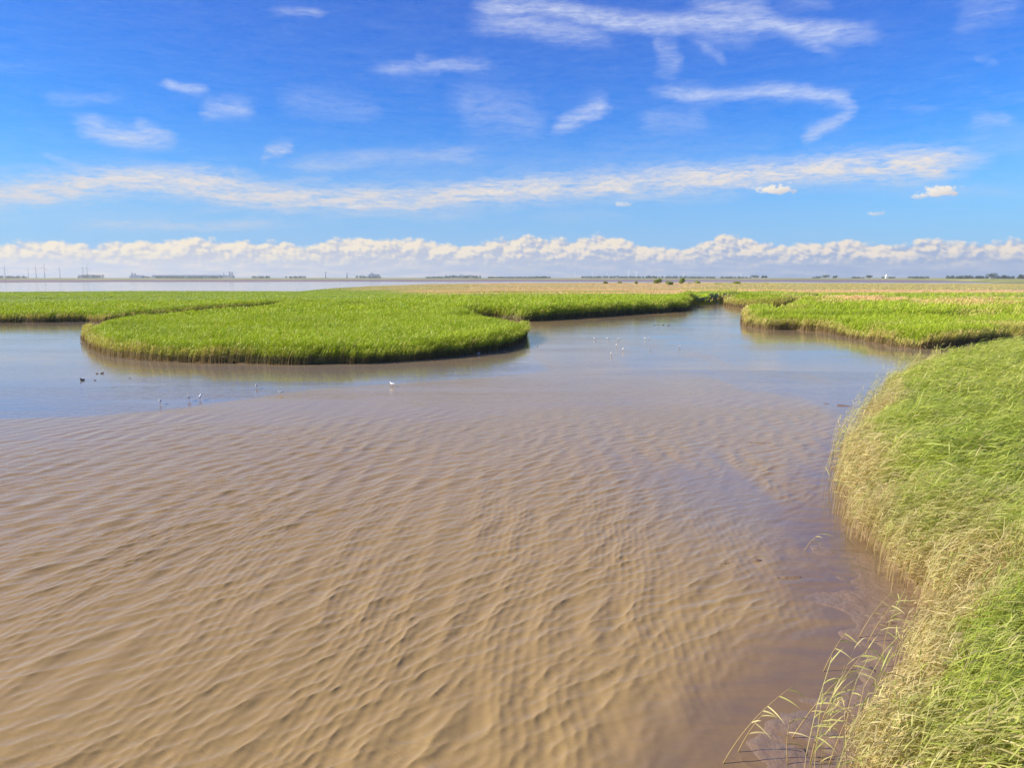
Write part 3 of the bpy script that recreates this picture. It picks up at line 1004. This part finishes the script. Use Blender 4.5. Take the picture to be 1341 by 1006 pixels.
def tube(pth, rad, seg=6):
    V = []; Q = []; T = []
    P = [Vector(p) for p in pth]
    for j, p in enumerate(P):
        d = (P[min(j + 1, len(P) - 1)] - P[max(j - 1, 0)]).normalized()
        s = d.orthogonal().normalized() if j == 0 else (s - d * s.dot(d)).normalized()
        b = d.cross(s)
        r = rad[j] if isinstance(rad, (list, tuple)) else rad
        for i in range(seg):
            a = 2 * math.pi * i / seg
            V.append(tuple(p + (s * math.cos(a) + b * math.sin(a)) * r))
    for j in range(len(P) - 1):
        for i in range(seg):
            k = (i + 1) % seg
            Q.append((j * seg + i, j * seg + k, (j + 1) * seg + k, (j + 1) * seg + i))
    V.append(tuple(P[0])); V.append(tuple(P[-1])); a, b = len(V) - 2, len(V) - 1; n = len(P)
    for i in range(seg):
        k = (i + 1) % seg
        T.append((a, k, i)); T.append((b, (n - 1) * seg + i, (n - 1) * seg + k))
    return V, Q, T


def boxv(x0, x1, y0, y1, z0, z1):
    V = [(x, y, z) for z in (z0, z1) for y in (y0, y1) for x in (x0, x1)]
    Q = [(0, 2, 3, 1), (4, 5, 7, 6), (0, 1, 5, 4), (2, 6, 7, 3), (0, 4, 6, 2), (1, 3, 7, 5)]
    return V, Q, []


def obj(name, shapes, mat_, parent=None, smooth=True, col=None):
    acc = Acc()
    for V, Q, T in shapes:
        acc.add(V, q=Q, t=T, c=None if col is None else np.tile(np.array(col, np.float32), (len(V), 1)))
    return link_mesh(name, acc.mesh(name, smooth), mat_, parent)


# ------------------------------------------------------------------ birds
M_WHITE = simple('white feathers', (.82, .81, .79), .7, .2, .05, 30)
M_GREY = simple('pale grey feathers', (.66, .67, .69), .7, .2, .08, 30)
M_BEAK = simple('dark red beak', (.20, .05, .03), .5, .3)
M_DUCK = simple('dark duck feathers', (.055, .045, .035), .7, .2, .3, 20)
M_DUCKB = simple('brown duck feathers', (.22, .15, .09), .7, .2, .3, 25)
M_BILL = simple('olive bill', (.25, .22, .06), .5, .3)


def make_gull(lab):
    r = empty('gull', (0, 0, 0))
    tag(r, lab, 'gull', 'white gulls wading in the creek')
    k = 1.12
    st = [((-.21, .150), .012, .006, .1), ((-.16, .155), .030, .016, .1), ((-.10, .162), .048, .040, .1), ((-.02, .168), .064, .062, .15), ((.05, .182), .060, .064, .3),
          ((.10, .208), .044, .050, .7), ((.128, .236), .034, .036, .9), ((.142, .262), .034, .034, .6), ((.158, .276), .030, .030, .2), ((.178, .274), .018, .018, 0)]
    obj('body', [loft([((x * k, 0, z * k), a * k, b * k, t) for ((x, z), a, b, t) in st], 12)], M_WHITE, r)
    for s in (-1, 1):
        rings = [((-.25 * k, s * .020 * k, .172 * k), .006, .010, .1), ((-.15 * k, s * .040 * k, .180 * k), .012, .030, .1), ((-.05 * k, s * .060 * k, .188 * k), .014, .044, .15),
                 ((.04 * k, s * .062 * k, .196 * k), .012, .040, .25), ((.085 * k, s * .052 * k, .204 * k), .005, .016, .4)]
        obj('wing', [loft(rings, 8)], M_GREY, r)
        obj('leg', [tube([(.0, s * .025, .13), (.01, s * .026, .07), (0, s * .026, -.03)], [.006, .005, .005], 6)], M_BEAK, r)
    obj('beak', [tube([(.19, 0, .303), (.215, 0, .301), (.242, 0, .295)], [.010, .008, .002], 6)], M_BEAK, r)
    return r


def make_duck(lab):
    r = empty('duck', (0, 0, 0))
    tag(r, lab, 'duck', 'ducks resting on the creek')
    st = [((-.27, .125), .02, .008, -.2), ((-.22, .10), .055, .03, -.1), ((-.12, .085), .10, .075, 0), ((0, .08), .12, .09, 0), ((.11, .085), .10, .085, .2),
          ((.17, .12), .06, .065, .7), ((.19, .175), .036, .042, 1.1), ((.195, .215), .042, .042, .8), ((.22, .245), .045, .040, .3), ((.255, .240), .030, .028, 0)]
    obj('body', [loft([((x, 0, z), a, b, t) for ((x, z), a, b, t) in st], 12)], M_DUCK, r)
    for s in (-1, 1):
        obj('wing', [loft([((-.24, s * .03, .125), .008, .012, 0), ((-.13, s * .085, .115), .02, .045, 0), ((0, s * .108, .105), .02, .06, 0), ((.09, s * .095, .105), .008, .03, 0)], 8)], M_DUCKB, r)
    obj('bill', [loft([((.265, 0, .235), .018, .014, 0), ((.31, 0, .228), .020, .008, 0), ((.33, 0, .226), .012, .004, 0)], 8)], M_BILL, r)
    return r


GULLS = [  # px of the feet, heading (deg), scale, label
    (210, 529.6, -80, 1.0, 'white gull facing the camera, nearest the left edge of the photo'),
    (247.5, 525, -100, 1.05, 'white gull facing the camera, middle one of three below the island'),
    (262, 524, 95, 1.12, 'slim white gull turned away, rightmost of three below the island'),
    (336, 509, -85, 1.0, 'white gull standing at the end of the blue pool'),
    (367.5, 517, 200, .9, 'small white gull on the edge of the brown water'),
    (513.5, 506.5, 150, 1.05, 'lone white gull in front of the island where pool meets mud'),
    (627, 465, 20, .8, 'pale gull close to the shaded front of the reed island'),
    (779, 445, 180, .95, 'leftmost of three white gulls in a row off the middle bank'),
    (796, 445, 175, .9, 'centre one of three white gulls in a row off the middle bank'),
    (810, 446, 10, .95, 'rightmost of three white gulls in a row off the middle bank'),
    (807.5, 454.5, -90, 1.1, 'slim white gull just below the row of three in mid creek'),
    (816, 460, -85, 1.15, 'upright white gull right of the nearest mid creek gull'),
    (800.5, 465.5, -95, 1.1, 'nearest white gull of the flock in mid creek'),
    (844.5, 445, -80, .95, 'upright white gull left of a grey one in mid creek'),
    (849, 445, 60, .9, 'greyish gull standing right beside a white one in mid creek'),
    (851, 458.5, -120, .85, 'gull glowing warm in the sun on the brown bar'),
    (890, 456, 30, .95, 'rightmost white gull alone in the middle of the creek'),
]
g0 = None
for i, (px, py, hd, scl, lab) in enumerate(GULLS):
    if g0 is None:
        g0 = make_gull(lab); o = g0
    else:
        o = copy_tree(g0); o['label'] = lab
    p = G(px, py)
    o.location = (p[0], p[1], .02); o.rotation_euler = (0, 0, R(hd)); o.scale = (scl * .82,) * 3
DUCKS = [(108, 498.5, 250, 1.35, 'dark plump duck floating left of the reed island'),
         (127, 489.8, 160, .8, 'small dark duck leading a brown pair on the left pool'),
         (133.5, 489.5, 10, .95, 'brown duck right behind a smaller one on the left pool'),
         (124.5, 498.5, 180, .6, 'tiny dark duck right of the plump dark duck'),
         (170, 495.6, 90, .5, 'tiny dark duck alone in front of the island tip'),
         (704, 454, 100, .8, 'dark duck off the right tip of the reed island'),
         (857, 426.3, 170, .9, 'leftmost of four dark ducks in a row far up the creek'),
         (862, 425.6, 180, .9, 'second from left of four dark ducks far up the creek'),
         (868, 426, 10, 1.05, 'third from left of four dark ducks far up the creek'),
         (875.5, 426.8, 20, 1.05, 'rightmost of four dark ducks in a row far up the creek')]
d0 = None
for (px, py, hd, scl, lab) in DUCKS:
    if d0 is None:
        d0 = make_duck(lab); o = d0
    else:
        o = copy_tree(d0); o['label'] = lab
    p = G(px, py)
    o.location = (p[0], p[1], -.01); o.rotation_euler = (0, 0, R(hd)); o.scale = (scl * .56,) * 3

# ------------------------------------------------------------------ single reeds leaning out of the mud
LEANING = [  # base px, tip px, leaves, dryness, label
    ((946, 1001), (1042, 897), 6, .45, 'long leaning reed with green tip, leftmost in the bottom mud'),
    ((966, 986), (1003, 932), 3, .7, 'short bent reed touching the leftmost leaning reed'),
    ((1032, 1003), (1036, 940), 3, .85, 'dead upright reed stub standing in the bottom mud'),
    ((1036, 968), (1106, 884), 5, .4, 'leaning reed with green flag leaf rising behind the dead stub'),
    ((1060, 1004), (1145, 842), 8, .4, 'tallest leaning reed arching up from the bottom edge'),
    ((1078, 880), (1110, 826), 4, .45, 'small reed with drooping green tip alone on the wet mud'),
    ((1124, 836), (1168, 776), 5, .75, 'pale arching reed beside the mud notch, left of a pair'),
    ((1136, 842), (1178, 784), 5, .75, 'pale arching reed beside the mud notch, right of a pair'),
    ((1053, 722), (1078, 697), 4, .7, 'thin pale reed far out on the smooth water by the bank'),
    ((1085, 1003), (1128, 908), 5, .6, 'straw reed with ragged leaves near the bottom right clump'),
    ((1118, 706), (1140, 680), 3, .8, 'dry reed poking from the water below the straw bank edge'),
]


def leaning_reed(b, t, nl, dry, lab):
    p0 = G(b[0], b[1], .0); P0 = np.array([p0[0], p0[1], -.02])
    P1 = at_y(t[0], t[1], p0[1] + RNG.uniform(-.15, .25))
    r = empty('reed', (P0[0], P0[1], P0[2]))
    tag(r, lab, 'reed', 'single reeds leaning out of the mud')
    D = P1 - P0; L = np.linalg.norm(D)
    bow = np.array([-.05 * L * RNG.uniform(.2, 1.6), 0, .05 * L])
    ax = lambda s: D * s + bow * 4 * s * (1 - s)
    rnd = RNG.random()
    path = [tuple(ax(s)) for s in np.linspace(0, 1, 9)]
    V, Q, T = tube(path, [.009 * (1 - .7 * s) for s in np.linspace(0, 1, 9)], 6)
    link = Acc(); link.add(V, q=Q, t=T, c=np.tile([.05, rnd, .9, 1], (len(V), 1)))
    link_mesh('stem', link.mesh('stem', True), M_REED_NEAR, r)
    for j in range(nl):
        s = .35 + .64 * (j + RNG.random() * .5) / nl
        o = ax(s); LL = RNG.uniform(.20, .36) * (1 if s < .85 else 1.15)
        az = RNG.normal(0, .5); up = RNG.normal(.25, .25); dr = RNG.uniform(.5, 1.0)
        dh = np.array([math.cos(az), math.sin(az), 0]); sv = np.array([-dh[1] * .6, dh[0] * .6, .75])
        VV = []; wd = RNG.uniform(.016, .026)
        S = np.linspace(0, 1, 7)
        for q in S:
            c = o + dh * LL * q * math.cos(up) + np.array([0, 0, LL * (q * math.sin(up) - dr * q * q * .5)])
            w = wd * (.35 + 1.6 * q * (1 - q) + .3 * (1 - q)) * (1 - q ** 4) * .5 + .0006
            VV += [c - sv * w, c + sv * w]
        A = Acc()
        A.add(VV, q=[(2 * i, 2 * i + 1, 2 * i + 3, 2 * i + 2) for i in range(6)],
              c=np.tile([.9, np.clip(RNG.random(), 0, 1), dry if s > .7 else min(1, dry + .35), 1], (len(VV), 1)))
        link_mesh('leaf', A.mesh('leaf', True), M_REED_NEAR, r)


for a in LEANING: leaning_reed(*a)

# ------------------------------------------------------------------ bushes out on the salt marsh
M_BUSH = make_reed_mat('bush leaf', (.16, .22, .02), (.32, .38, .05), (.3, .25, .1), (.16, .18, .03), .4)
M_DARKLEAF = make_reed_mat('far tree leaf', (.035, .06, .02), (.07, .10, .03), (.1, .1, .05), (.04, .06, .02), .2)
M_BARK = simple('bark', (.10, .075, .05), .9, .1, .3, 4)


def crown(acc, n, lobes, leaf, flat=.0):
    """leaf-sized faces scattered near the surface of several lobes"""
    for (cx, cy, cz, rx, ry, rz) in lobes:
        m = int(n / len(lobes))
        u = RNG.normal(size=(m, 3)); u /= np.linalg.norm(u, axis=1)[:, None]
        rr = RNG.uniform(.45, 1.06, m) ** .6
        P = np.array([cx, cy, cz]) + u * rr[:, None] * np.array([rx, ry, rz])
        P = P[P[:, 2] > flat]
        m = len(P)
        a = RNG.normal(size=(m, 3)); a /= np.linalg.norm(a, axis=1)[:, None]
        b = np.cross(a, RNG.normal(size=(m, 3))); b /= np.linalg.norm(b, axis=1)[:, None]
        s = leaf * RNG.uniform(.6, 1.4, (m, 1))
        V = np.stack([P - a * s, P + b * s * .6, P + a * s, P - b * s * .6], 1)
        C = np.stack([np.full(m, .9), RNG.random(m), np.zeros(m), np.ones(m)], 1)
        acc.add(V, q=np.arange(m * 4).reshape(m, 4), c=np.repeat(C, 4, 0))


def plant(name, cat, lab, group, px, py_base, h, w, n, leaf, mat_, dist=None, nl=4):
    p = G(px, py_base, .2) if dist is None else np.array([(px - 670.5) / FPX * dist, dist])
    r = empty(name, (p[0], p[1], .2 if dist is None else 1.5))
    tag(r, lab, cat, group)
    lobes = []
    for i in range(nl):
        lobes.append((RNG.uniform(-.5, .5) * w * .62, RNG.uniform(-.3, .3) * w, h * RNG.uniform(.42, .68), w * RNG.uniform(.24, .36), w * RNG.uniform(.24, .36), h * RNG.uniform(.24, .36)))
    A = Acc(); crown(A, n, lobes, leaf, h * .08)
    link_mesh('crown', A.mesh('crown'), mat_, r)
    sh = [tube([(0, 0, -.3), (.02 * h, 0, h * .3), (.05 * h, 0, h * .62)], [h * .035, h * .028, h * .012], 6)]
    for (cx, cy, cz, *_ ) in lobes:
        sh.append(tube([(.01 * h, 0, h * .22), (cx * .5, cy * .5, cz * .7), (cx, cy, cz)], [h * .02, h * .013, h * .006], 5))
    obj('trunk', sh, M_BARK, r)
    return r


for (px, pyb, hp, wp, lab) in [
        (793, 372.6, 3.2, 4.5, 'leftmost dark little bush on the tan meadow'),
        (813, 372.4, 3, 6, 'low bush just right of the leftmost bush on the meadow'),
        (833, 373, 3.6, 3.2, 'narrow upright bush between two groups on the tan meadow'),
        (861, 373.2, 6.2, 8, 'tall round green bush, left one of the biggest pair'),
        (877, 374.4, 4.2, 9, 'broad low green bush between the two tallest bushes'),
        (893, 372.8, 6.2, 8.5, 'tall green bush with a ragged top, right one of the biggest pair'),
        (904, 372.8, 2.2, 8, 'flat dark bush right of the ragged topped bush'),
        (914, 373, 4, 7.5, 'dark compact bush at the end of the bush row'),
        (940, 373.8, 2.2, 7, 'flat brownish bush standing apart right of the bush row'),
        (966, 373.4, 3.6, 9, 'loose pale bush above the head of the creek')]:
    p = G(px, pyb, .2); s_ = p[1] / FPX
    plant('bush', 'bush', lab, 'bushes scattered on the tan meadow', px, pyb, hp * s_, wp * s_, 520, .085 * hp * s_ + .1, M_BUSH).scale = (1.1, 1.1, 1.45)

# ------------------------------------------------------------------ the far shore


def ring(name, r0f, r1, zf, na, nr, m, lab, cat):
    az = np.radians(np.linspace(-75, 75, na)); a = np.tan(np.clip(az, -1.2, 1.2))
    r0 = r0f(a)
    U = np.linspace(0, 1, nr) ** 1.6
    RR = r0[None, :] * (r1 / r0[None, :]) ** U[:, None]
    X = RR * np.sin(az)[None, :]; Y = RR * np.cos(az)[None, :]
    Z = zf(X, Y, RR, U[:, None] + 0 * X)
    A = Acc(); grid_acc(A, np.stack([X, Y, Z], -1))
    me = A.mesh(name, True)
    o = link_mesh(name, me, m)
    if me.polygons[len(me.polygons) // 2].normal.z < 0: me.flip_normals()
    tag(o, lab, cat, kind='structure')


def ground_mat(name, c1, c2, scale, rough=.9):
    m, k, out = mat(name)
    b = k.new('ShaderNodeBsdfPrincipled')
    pos = k.new('ShaderNodeNewGeometry').outputs['Position']
    n = k.noise(k.vm('MULTIPLY', pos, (scale, scale * .6, scale)), 1.0, 5, .6)
    k.put(b.inputs['Base Color'], k.mix(k.rng(n, .3, .7), c1, c2))
    b.inputs['Roughness'].default_value = rough; b.inputs['Specular IOR Level'].default_value = .2
    k.l.new(b.outputs[0], out.inputs[0])
    return m


edge_r = lambda a: 1390 + 40 * np.sin(a * 23) + 25 * np.sin(a * 61)
shore_r = lambda a: 3000 - 1720 * sst(.44, .62, a) + 60 * np.sin(a * 17)
ring('far_mudflat', edge_r, 3400, lambda X, Y, RR, U: .06 + .25 * sst(1400, 3000, RR), 260, 20, ground_mat('far mud', (.19, .145, .14), (.27, .215, .20), .004),
     'flat brown tidal mud far out in the bay', 'mud')
ring('far_shore', shore_r, 26000, lambda X, Y, RR, U: .2 + 4.2 * sst(.0, .07, U) - 2.6 * sst(.09, .16, U), 320, 46, ground_mat('far fields', (.20, .23, .06), (.36, .33, .13), .006),
     'low green dike and fields of the far shore', 'shore')

# woods and trees on the far shore
A = Acc()
WOODS = [  # px from, px to, height in px, distance
    (0, 40, 3, 5600), (110, 142, 5, 6000), (176, 200, 3, 6000), (205, 292, 2.4, 5200), (334, 356, 3, 5200), (378, 402, 2.8, 5200), (468, 500, 3.2, 6000),
    (560, 590, 2.2, 5000), (586, 629, 4.2, 5000), (640, 720, 2.0, 5000), (700, 716, 2.8, 5000), (760, 812, 3.2, 5500), (812, 900, 2.6, 5500), (846, 858, 3.6, 5500), (900, 935, 2.2, 5000),
    (940, 978, 2, 5000), (1060, 1070, 2.4, 4500), (1110, 1125, 2.0, 4500), (1150, 1165, 2, 4500), (1185, 1212, 2.2, 4200), (1236, 1290, 3.4, 3800), (1298, 1341, 3.2, 3800), (1341, 1400, 5, 3800),
    (-120, 0, 3, 5600)]
for (x0, x1, hp, dist) in WOODS:
    s_ = dist / FPX
    n = max(3, int((x1 - x0) / 1.6))
    lob = []
    for i in range(n):
        X = ((x0 + (x1 - x0) * (i + RNG.random()) / n) - 670.5) * s_
        h = hp * s_ * RNG.uniform(.55, 1.0) + 5
        lob.append((X, dist + RNG.uniform(-40, 40), h * .5, 1.5 * s_, 12, h * .5))
    crown(A, n * 90, lob, 2.2, 0)
o = link_mesh('woodland', A.mesh('woodland'), M_DARKLEAF)
tag(o, 'dark strips of woodland along the far shore', 'woods', kind='stuff')
for (px, hp, wp, dist, lab) in [(984, 4.2, 13, 4600, 'wide dark tree standing on the far dike left of two small ones'),
                                (996, 3.2, 4, 4600, 'small dark tree right of the wide tree on the far dike'), (1000, 3.4, 3.5, 4600, 'slim dark tree ending the group on the far dike'),
                                (1078, 3.8, 11, 4400, 'broad dark tree on the far shore with a small tree to its right'), (1090, 3.2, 5, 4400, 'small round tree right of the broad dark far tree'),
                                (1134, 4.0, 9, 4400, 'single dark humped tree on the far shore'),
                                (1293, 7.5, 12, 3600, 'biggest dark round tree on the horizon at the right'), (1309, 3.6, 5, 3600, 'small tree just right of the biggest horizon tree'),
                                (1332, 5, 7, 3600, 'dark tree on the horizon at the right edge')]:
    s_ = dist / FPX
    plant('tree', 'tree', lab, 'trees on the far shore', px, 0, hp * s_ + 5, wp * s_, 700, 1.5, M_DARKLEAF, dist=dist, nl=5)

# buildings, stacks
M_WALL = simple('pale wall', (.42, .43, .45), .8, .2, .1, .05)
M_WALLB = simple('blue grey wall', (.38, .42, .48), .8, .2, .1, .05)
M_ROOF = simple('grey roof', (.22, .24, .28), .7, .2, .1, .05)
M_PLASTER = simple('white plaster', (.80, .80, .78), .8, .2, .05, .1)


def hall(px, wp, hp, dist, lab, wall, roof, dep=40, towers=()):
    s_ = dist / FPX; w = wp * s_; h = hp * s_
    r = empty('factory_hall', ((px - 670.5) * s_, dist, 1.4)); tag(r, lab, 'building')
    obj('wall', [boxv(-w / 2, w / 2, 0, dep, 0, h * .8)], wall, r, smooth=False)
    V = [(-w / 2 - .5, -.5, h * .8 + .01), (w / 2 + .5, -.5, h * .8 + .01), (w / 2 + .5, dep + .5, h * .8 + .01), (-w / 2 - .5, dep + .5, h * .8 + .01), (-w / 2 - .5, dep / 2, h), (w / 2 + .5, dep / 2, h)]
    obj('roof', [(V, [(0, 1, 5, 4), (2, 3, 4, 5)], [(0, 4, 3), (1, 2, 5)])], roof, r, smooth=False)
    for f in (-.3, 0, .3):
        obj('door', [boxv(f * w - 2.5, f * w + 2.5, -.25, 0, 0, min(5, h * .5))], M_ROOF, r, smooth=False)
    for (tx, tw, th) in towers:
        obj('tower', [boxv(tx * s_ - tw * s_ / 2, tx * s_ + tw * s_ / 2, 8, 8 + tw * s_, h * .5, th * s_)], wall, r, smooth=False)


hall(247, 88, 4.6, 5600, 'very long low blue grey hall on the far left shore', M_WALLB, M_ROOF)
hall(182, 16, 4.0, 5900, 'blue grey plant with two stubby towers left of the long hall', M_WALLB, M_ROOF, towers=((-5.5, 1.8, 7), (-1.5, 1.8, 6.4)))
hall(299, 18, 4.0, 5900, 'pale plant with two tall slab towers right of the long hall', M_WALL, M_ROOF, towers=((4.6, 1.5, 8.4), (7.6, 1.5, 8.2), (-3, .8, 7)))
hall(491, 14, 5.5, 6200, 'dark stepped shed on the far shore left of centre', M_WALLB, M_ROOF, towers=((-3, 3, 7.0),))
hall(118, 22, 4.5, 6300, 'grey harbour sheds under the paired turbines', M_WALL, M_ROOF)


def stack(px, rp, hp, dist, lab):
    s_ = dist / FPX
    r = empty('chimney', ((px - 670.5) * s_, dist, 1.4)); tag(r, lab, 'chimney')
    h = hp * s_; q = rp * s_
    obj('shaft', [tube([(0, 0, 0), (0, 0, h * .5), (0, 0, h * .93)], [q, q * .85, q * .75], 14)], M_WALLB, r)
    obj('cap', [tube([(0, 0, h * .931), (0, 0, h)], [q * .95, q * .95], 14)], M_ROOF, r)


stack(428.5, .9, 8.2, 6000, 'dark thin chimney left of the stubby tower on the far shore')
stack(456, 1.2, 6.6, 6000, 'short stubby dark tower on the far shore')
s_ = 4400 / FPX
r = empty('farm_house', ((1157 - 670.5) * s_, 4400, 1.4)); tag(r, 'tiny white house with pointed roof on the far right shore', 'house')
w, h = 2.2 * s_, 5 * s_
obj('wall', [boxv(-w / 2, w / 2, 0, 14, 0, h * .5)], M_PLASTER, r, smooth=False)
obj('roof', [([(-w / 2 - .4, -.4, h * .5 + .01), (w / 2 + .4, -.4, h * .5 + .01), (w / 2 + .4, 14.4, h * .5 + .01), (-w / 2 - .4, 14.4, h * .5 + .01), (0, -.4, h), (0, 14.4, h)],
              [(1, 2, 5, 4), (3, 0, 4, 5), (0, 3, 2, 1)], [(0, 1, 4), (2, 3, 5)])], M_PLASTER, r, smooth=False)

# wind turbines
M_TURB = simple('turbine grey', (.17, .19, .23), .6, .3, .05, .05)
M_TURBW = simple('turbine white', (.85, .85, .85), .5, .3, .03, .05)


def make_turbine(m):
    r = empty('wind_turbine', (0, 0, 0))
    H = 90.0
    obj('tower', [tube([(0, 0, 0), (0, 0, H * .5), (0, 0, H - 2)], [3.0, 2.4, 1.7], 12)], m, r)
    obj('nacelle', [loft([((-6, 0, H), 1.2, 1.3, 0), ((-4.5, 0, H), 1.8, 1.9, 0), ((2.5, 0, H), 1.9, 2.0, 0), ((4, 0, H), 1.3, 1.4, 0)], 10)], m, r)
    obj('rotor_hub', [loft([((4.05, 0, H), 1.4, 1.4, 0), ((5.6, 0, H), 1.3, 1.3, 0), ((6.8, 0, H), .3, .3, 0)], 10)], m, r)
    for i in range(3):
        a = i * 2.0944 + .3
        V = []; st = [(0, 1.3, .9), (4, 1.6, .8), (9, 3.0, .6), (22, 2.2, .4), (42, .8, .2)]
        for (d, c, t) in st:
            for (u, v) in ((-c * .4, 0), (0, t), (c * .6, 0), (0, -t)):
                V.append((5.2 + v, u * math.cos(a) + d * math.sin(a), H - u * math.sin(a) + d * math.cos(a)))
        Q = [(4 * j + q, 4 * j + (q + 1) % 4, 4 * j + 4 + (q + 1) % 4, 4 * j + 4 + q) for j in range(4) for q in range(4)]
        Q += [(3, 2, 1, 0), (16, 17, 18, 19)]
        obj('blade', [(V, Q, [])], m, r)
    return r


tg = make_turbine(M_TURB); tw = None
TG = [(12.5, 18, 6900, 'dark wind turbine nearest the left edge of the photo'), (43, 15, 8200, 'faint wind turbine second from the left edge'),
      (53, 18, 6900, 'wind turbine left of the boldest dark one'), (64, 19, 6700, 'boldest dark wind turbine, third from the gap on the left shore'),
      (84, 16.5, 7300, 'lone wind turbine left of the long hall and right of the dark group'), (114, 18, 6900, 'wind turbine with wide spread blades above the harbour sheds'),
      (119.5, 18, 7300, 'faint wind turbine right beside the one above the sheds')]
TW = [(752.5, 9.5, 8000, 'leftmost white wind turbine above the middle of the marsh'), (775, 10, 8800, 'faint white wind turbine second from left of the white ones'),
      (794, 8, 8800, 'faint white turbine just left of a shorter white one'), (806.5, 6.5, 8600, 'shortest white wind turbine above the tan meadow'), (822, 12, 7600, 'tallest white wind turbine left of a similar one'),
      (832, 11, 7900, 'white wind turbine right of the tallest white one'), (893, 8, 8800, 'white wind turbine standing behind the ragged topped bush'), (967, 8, 9200, 'rightmost white wind turbine behind the far dike')]
for i, (px, tp, dist, lab) in enumerate(TG):
    o = tg if i == 0 else copy_tree(tg)
    tag(o, lab, 'wind turbine', 'dark wind turbines on the far left shore')
    s_ = dist / FPX; o.location = ((px - 670.5) * s_, dist, 1.5); o.scale = (tp * s_ / 122,) * 3; o.rotation_euler = (0, 0, R(-90 + RNG.uniform(-35, 35)))
tw = make_turbine(M_TURBW)
for i, (px, tp, dist, lab) in enumerate(TW):
    o = tw if i == 0 else copy_tree(tw)
    tag(o, lab, 'wind turbine', 'white wind turbines beyond the middle of the marsh')
    s_ = dist / FPX; o.location = ((px - 670.5) * s_, dist, 1.5); o.scale = (tp * s_ / 122,) * 3; o.rotation_euler = (0, 0, R(-95 + RNG.uniform(-30, 30)))

# ------------------------------------------------------------------ the air
HAZE = True
if HAZE:
    m = bpy.data.materials.new('haze air'); m.use_nodes = True
    nt = m.node_tree; nt.nodes.clear()
    out = nt.nodes.new('ShaderNodeOutputMaterial'); pv = nt.nodes.new('ShaderNodeVolumePrincipled')
    pv.inputs['Color'].default_value = (.84, .92, 1.0, 1); pv.inputs['Density'].default_value = 6.0e-5
    pv.inputs['Anisotropy'].default_value = .2
    nt.links.new(pv.outputs[0], out.inputs['Volume'])
    o = obj('haze', [boxv(-9000, 9000, -400, 9800, -3.0, 150)], m, None, smooth=False)
    tag(o, 'thin pale summer air that fades the far shore', 'haze', kind='stuff')

SC.view_settings.view_transform = 'Standard'
SC.view_settings.look = 'None'
SC.view_settings.gamma = 1.0
SC.view_settings.exposure = EXPO
SC.cycles.max_bounces = 6
SC.cycles.diffuse_bounces = 3
SC.cycles.glossy_bounces = 3
SC.cycles.transmission_bounces = 2
SC.cycles.use_denoising = True
SC.cycles.denoiser = 'OPENIMAGEDENOISE'
SC.cycles.denoising_input_passes = 'RGB_ALBEDO_NORMAL'
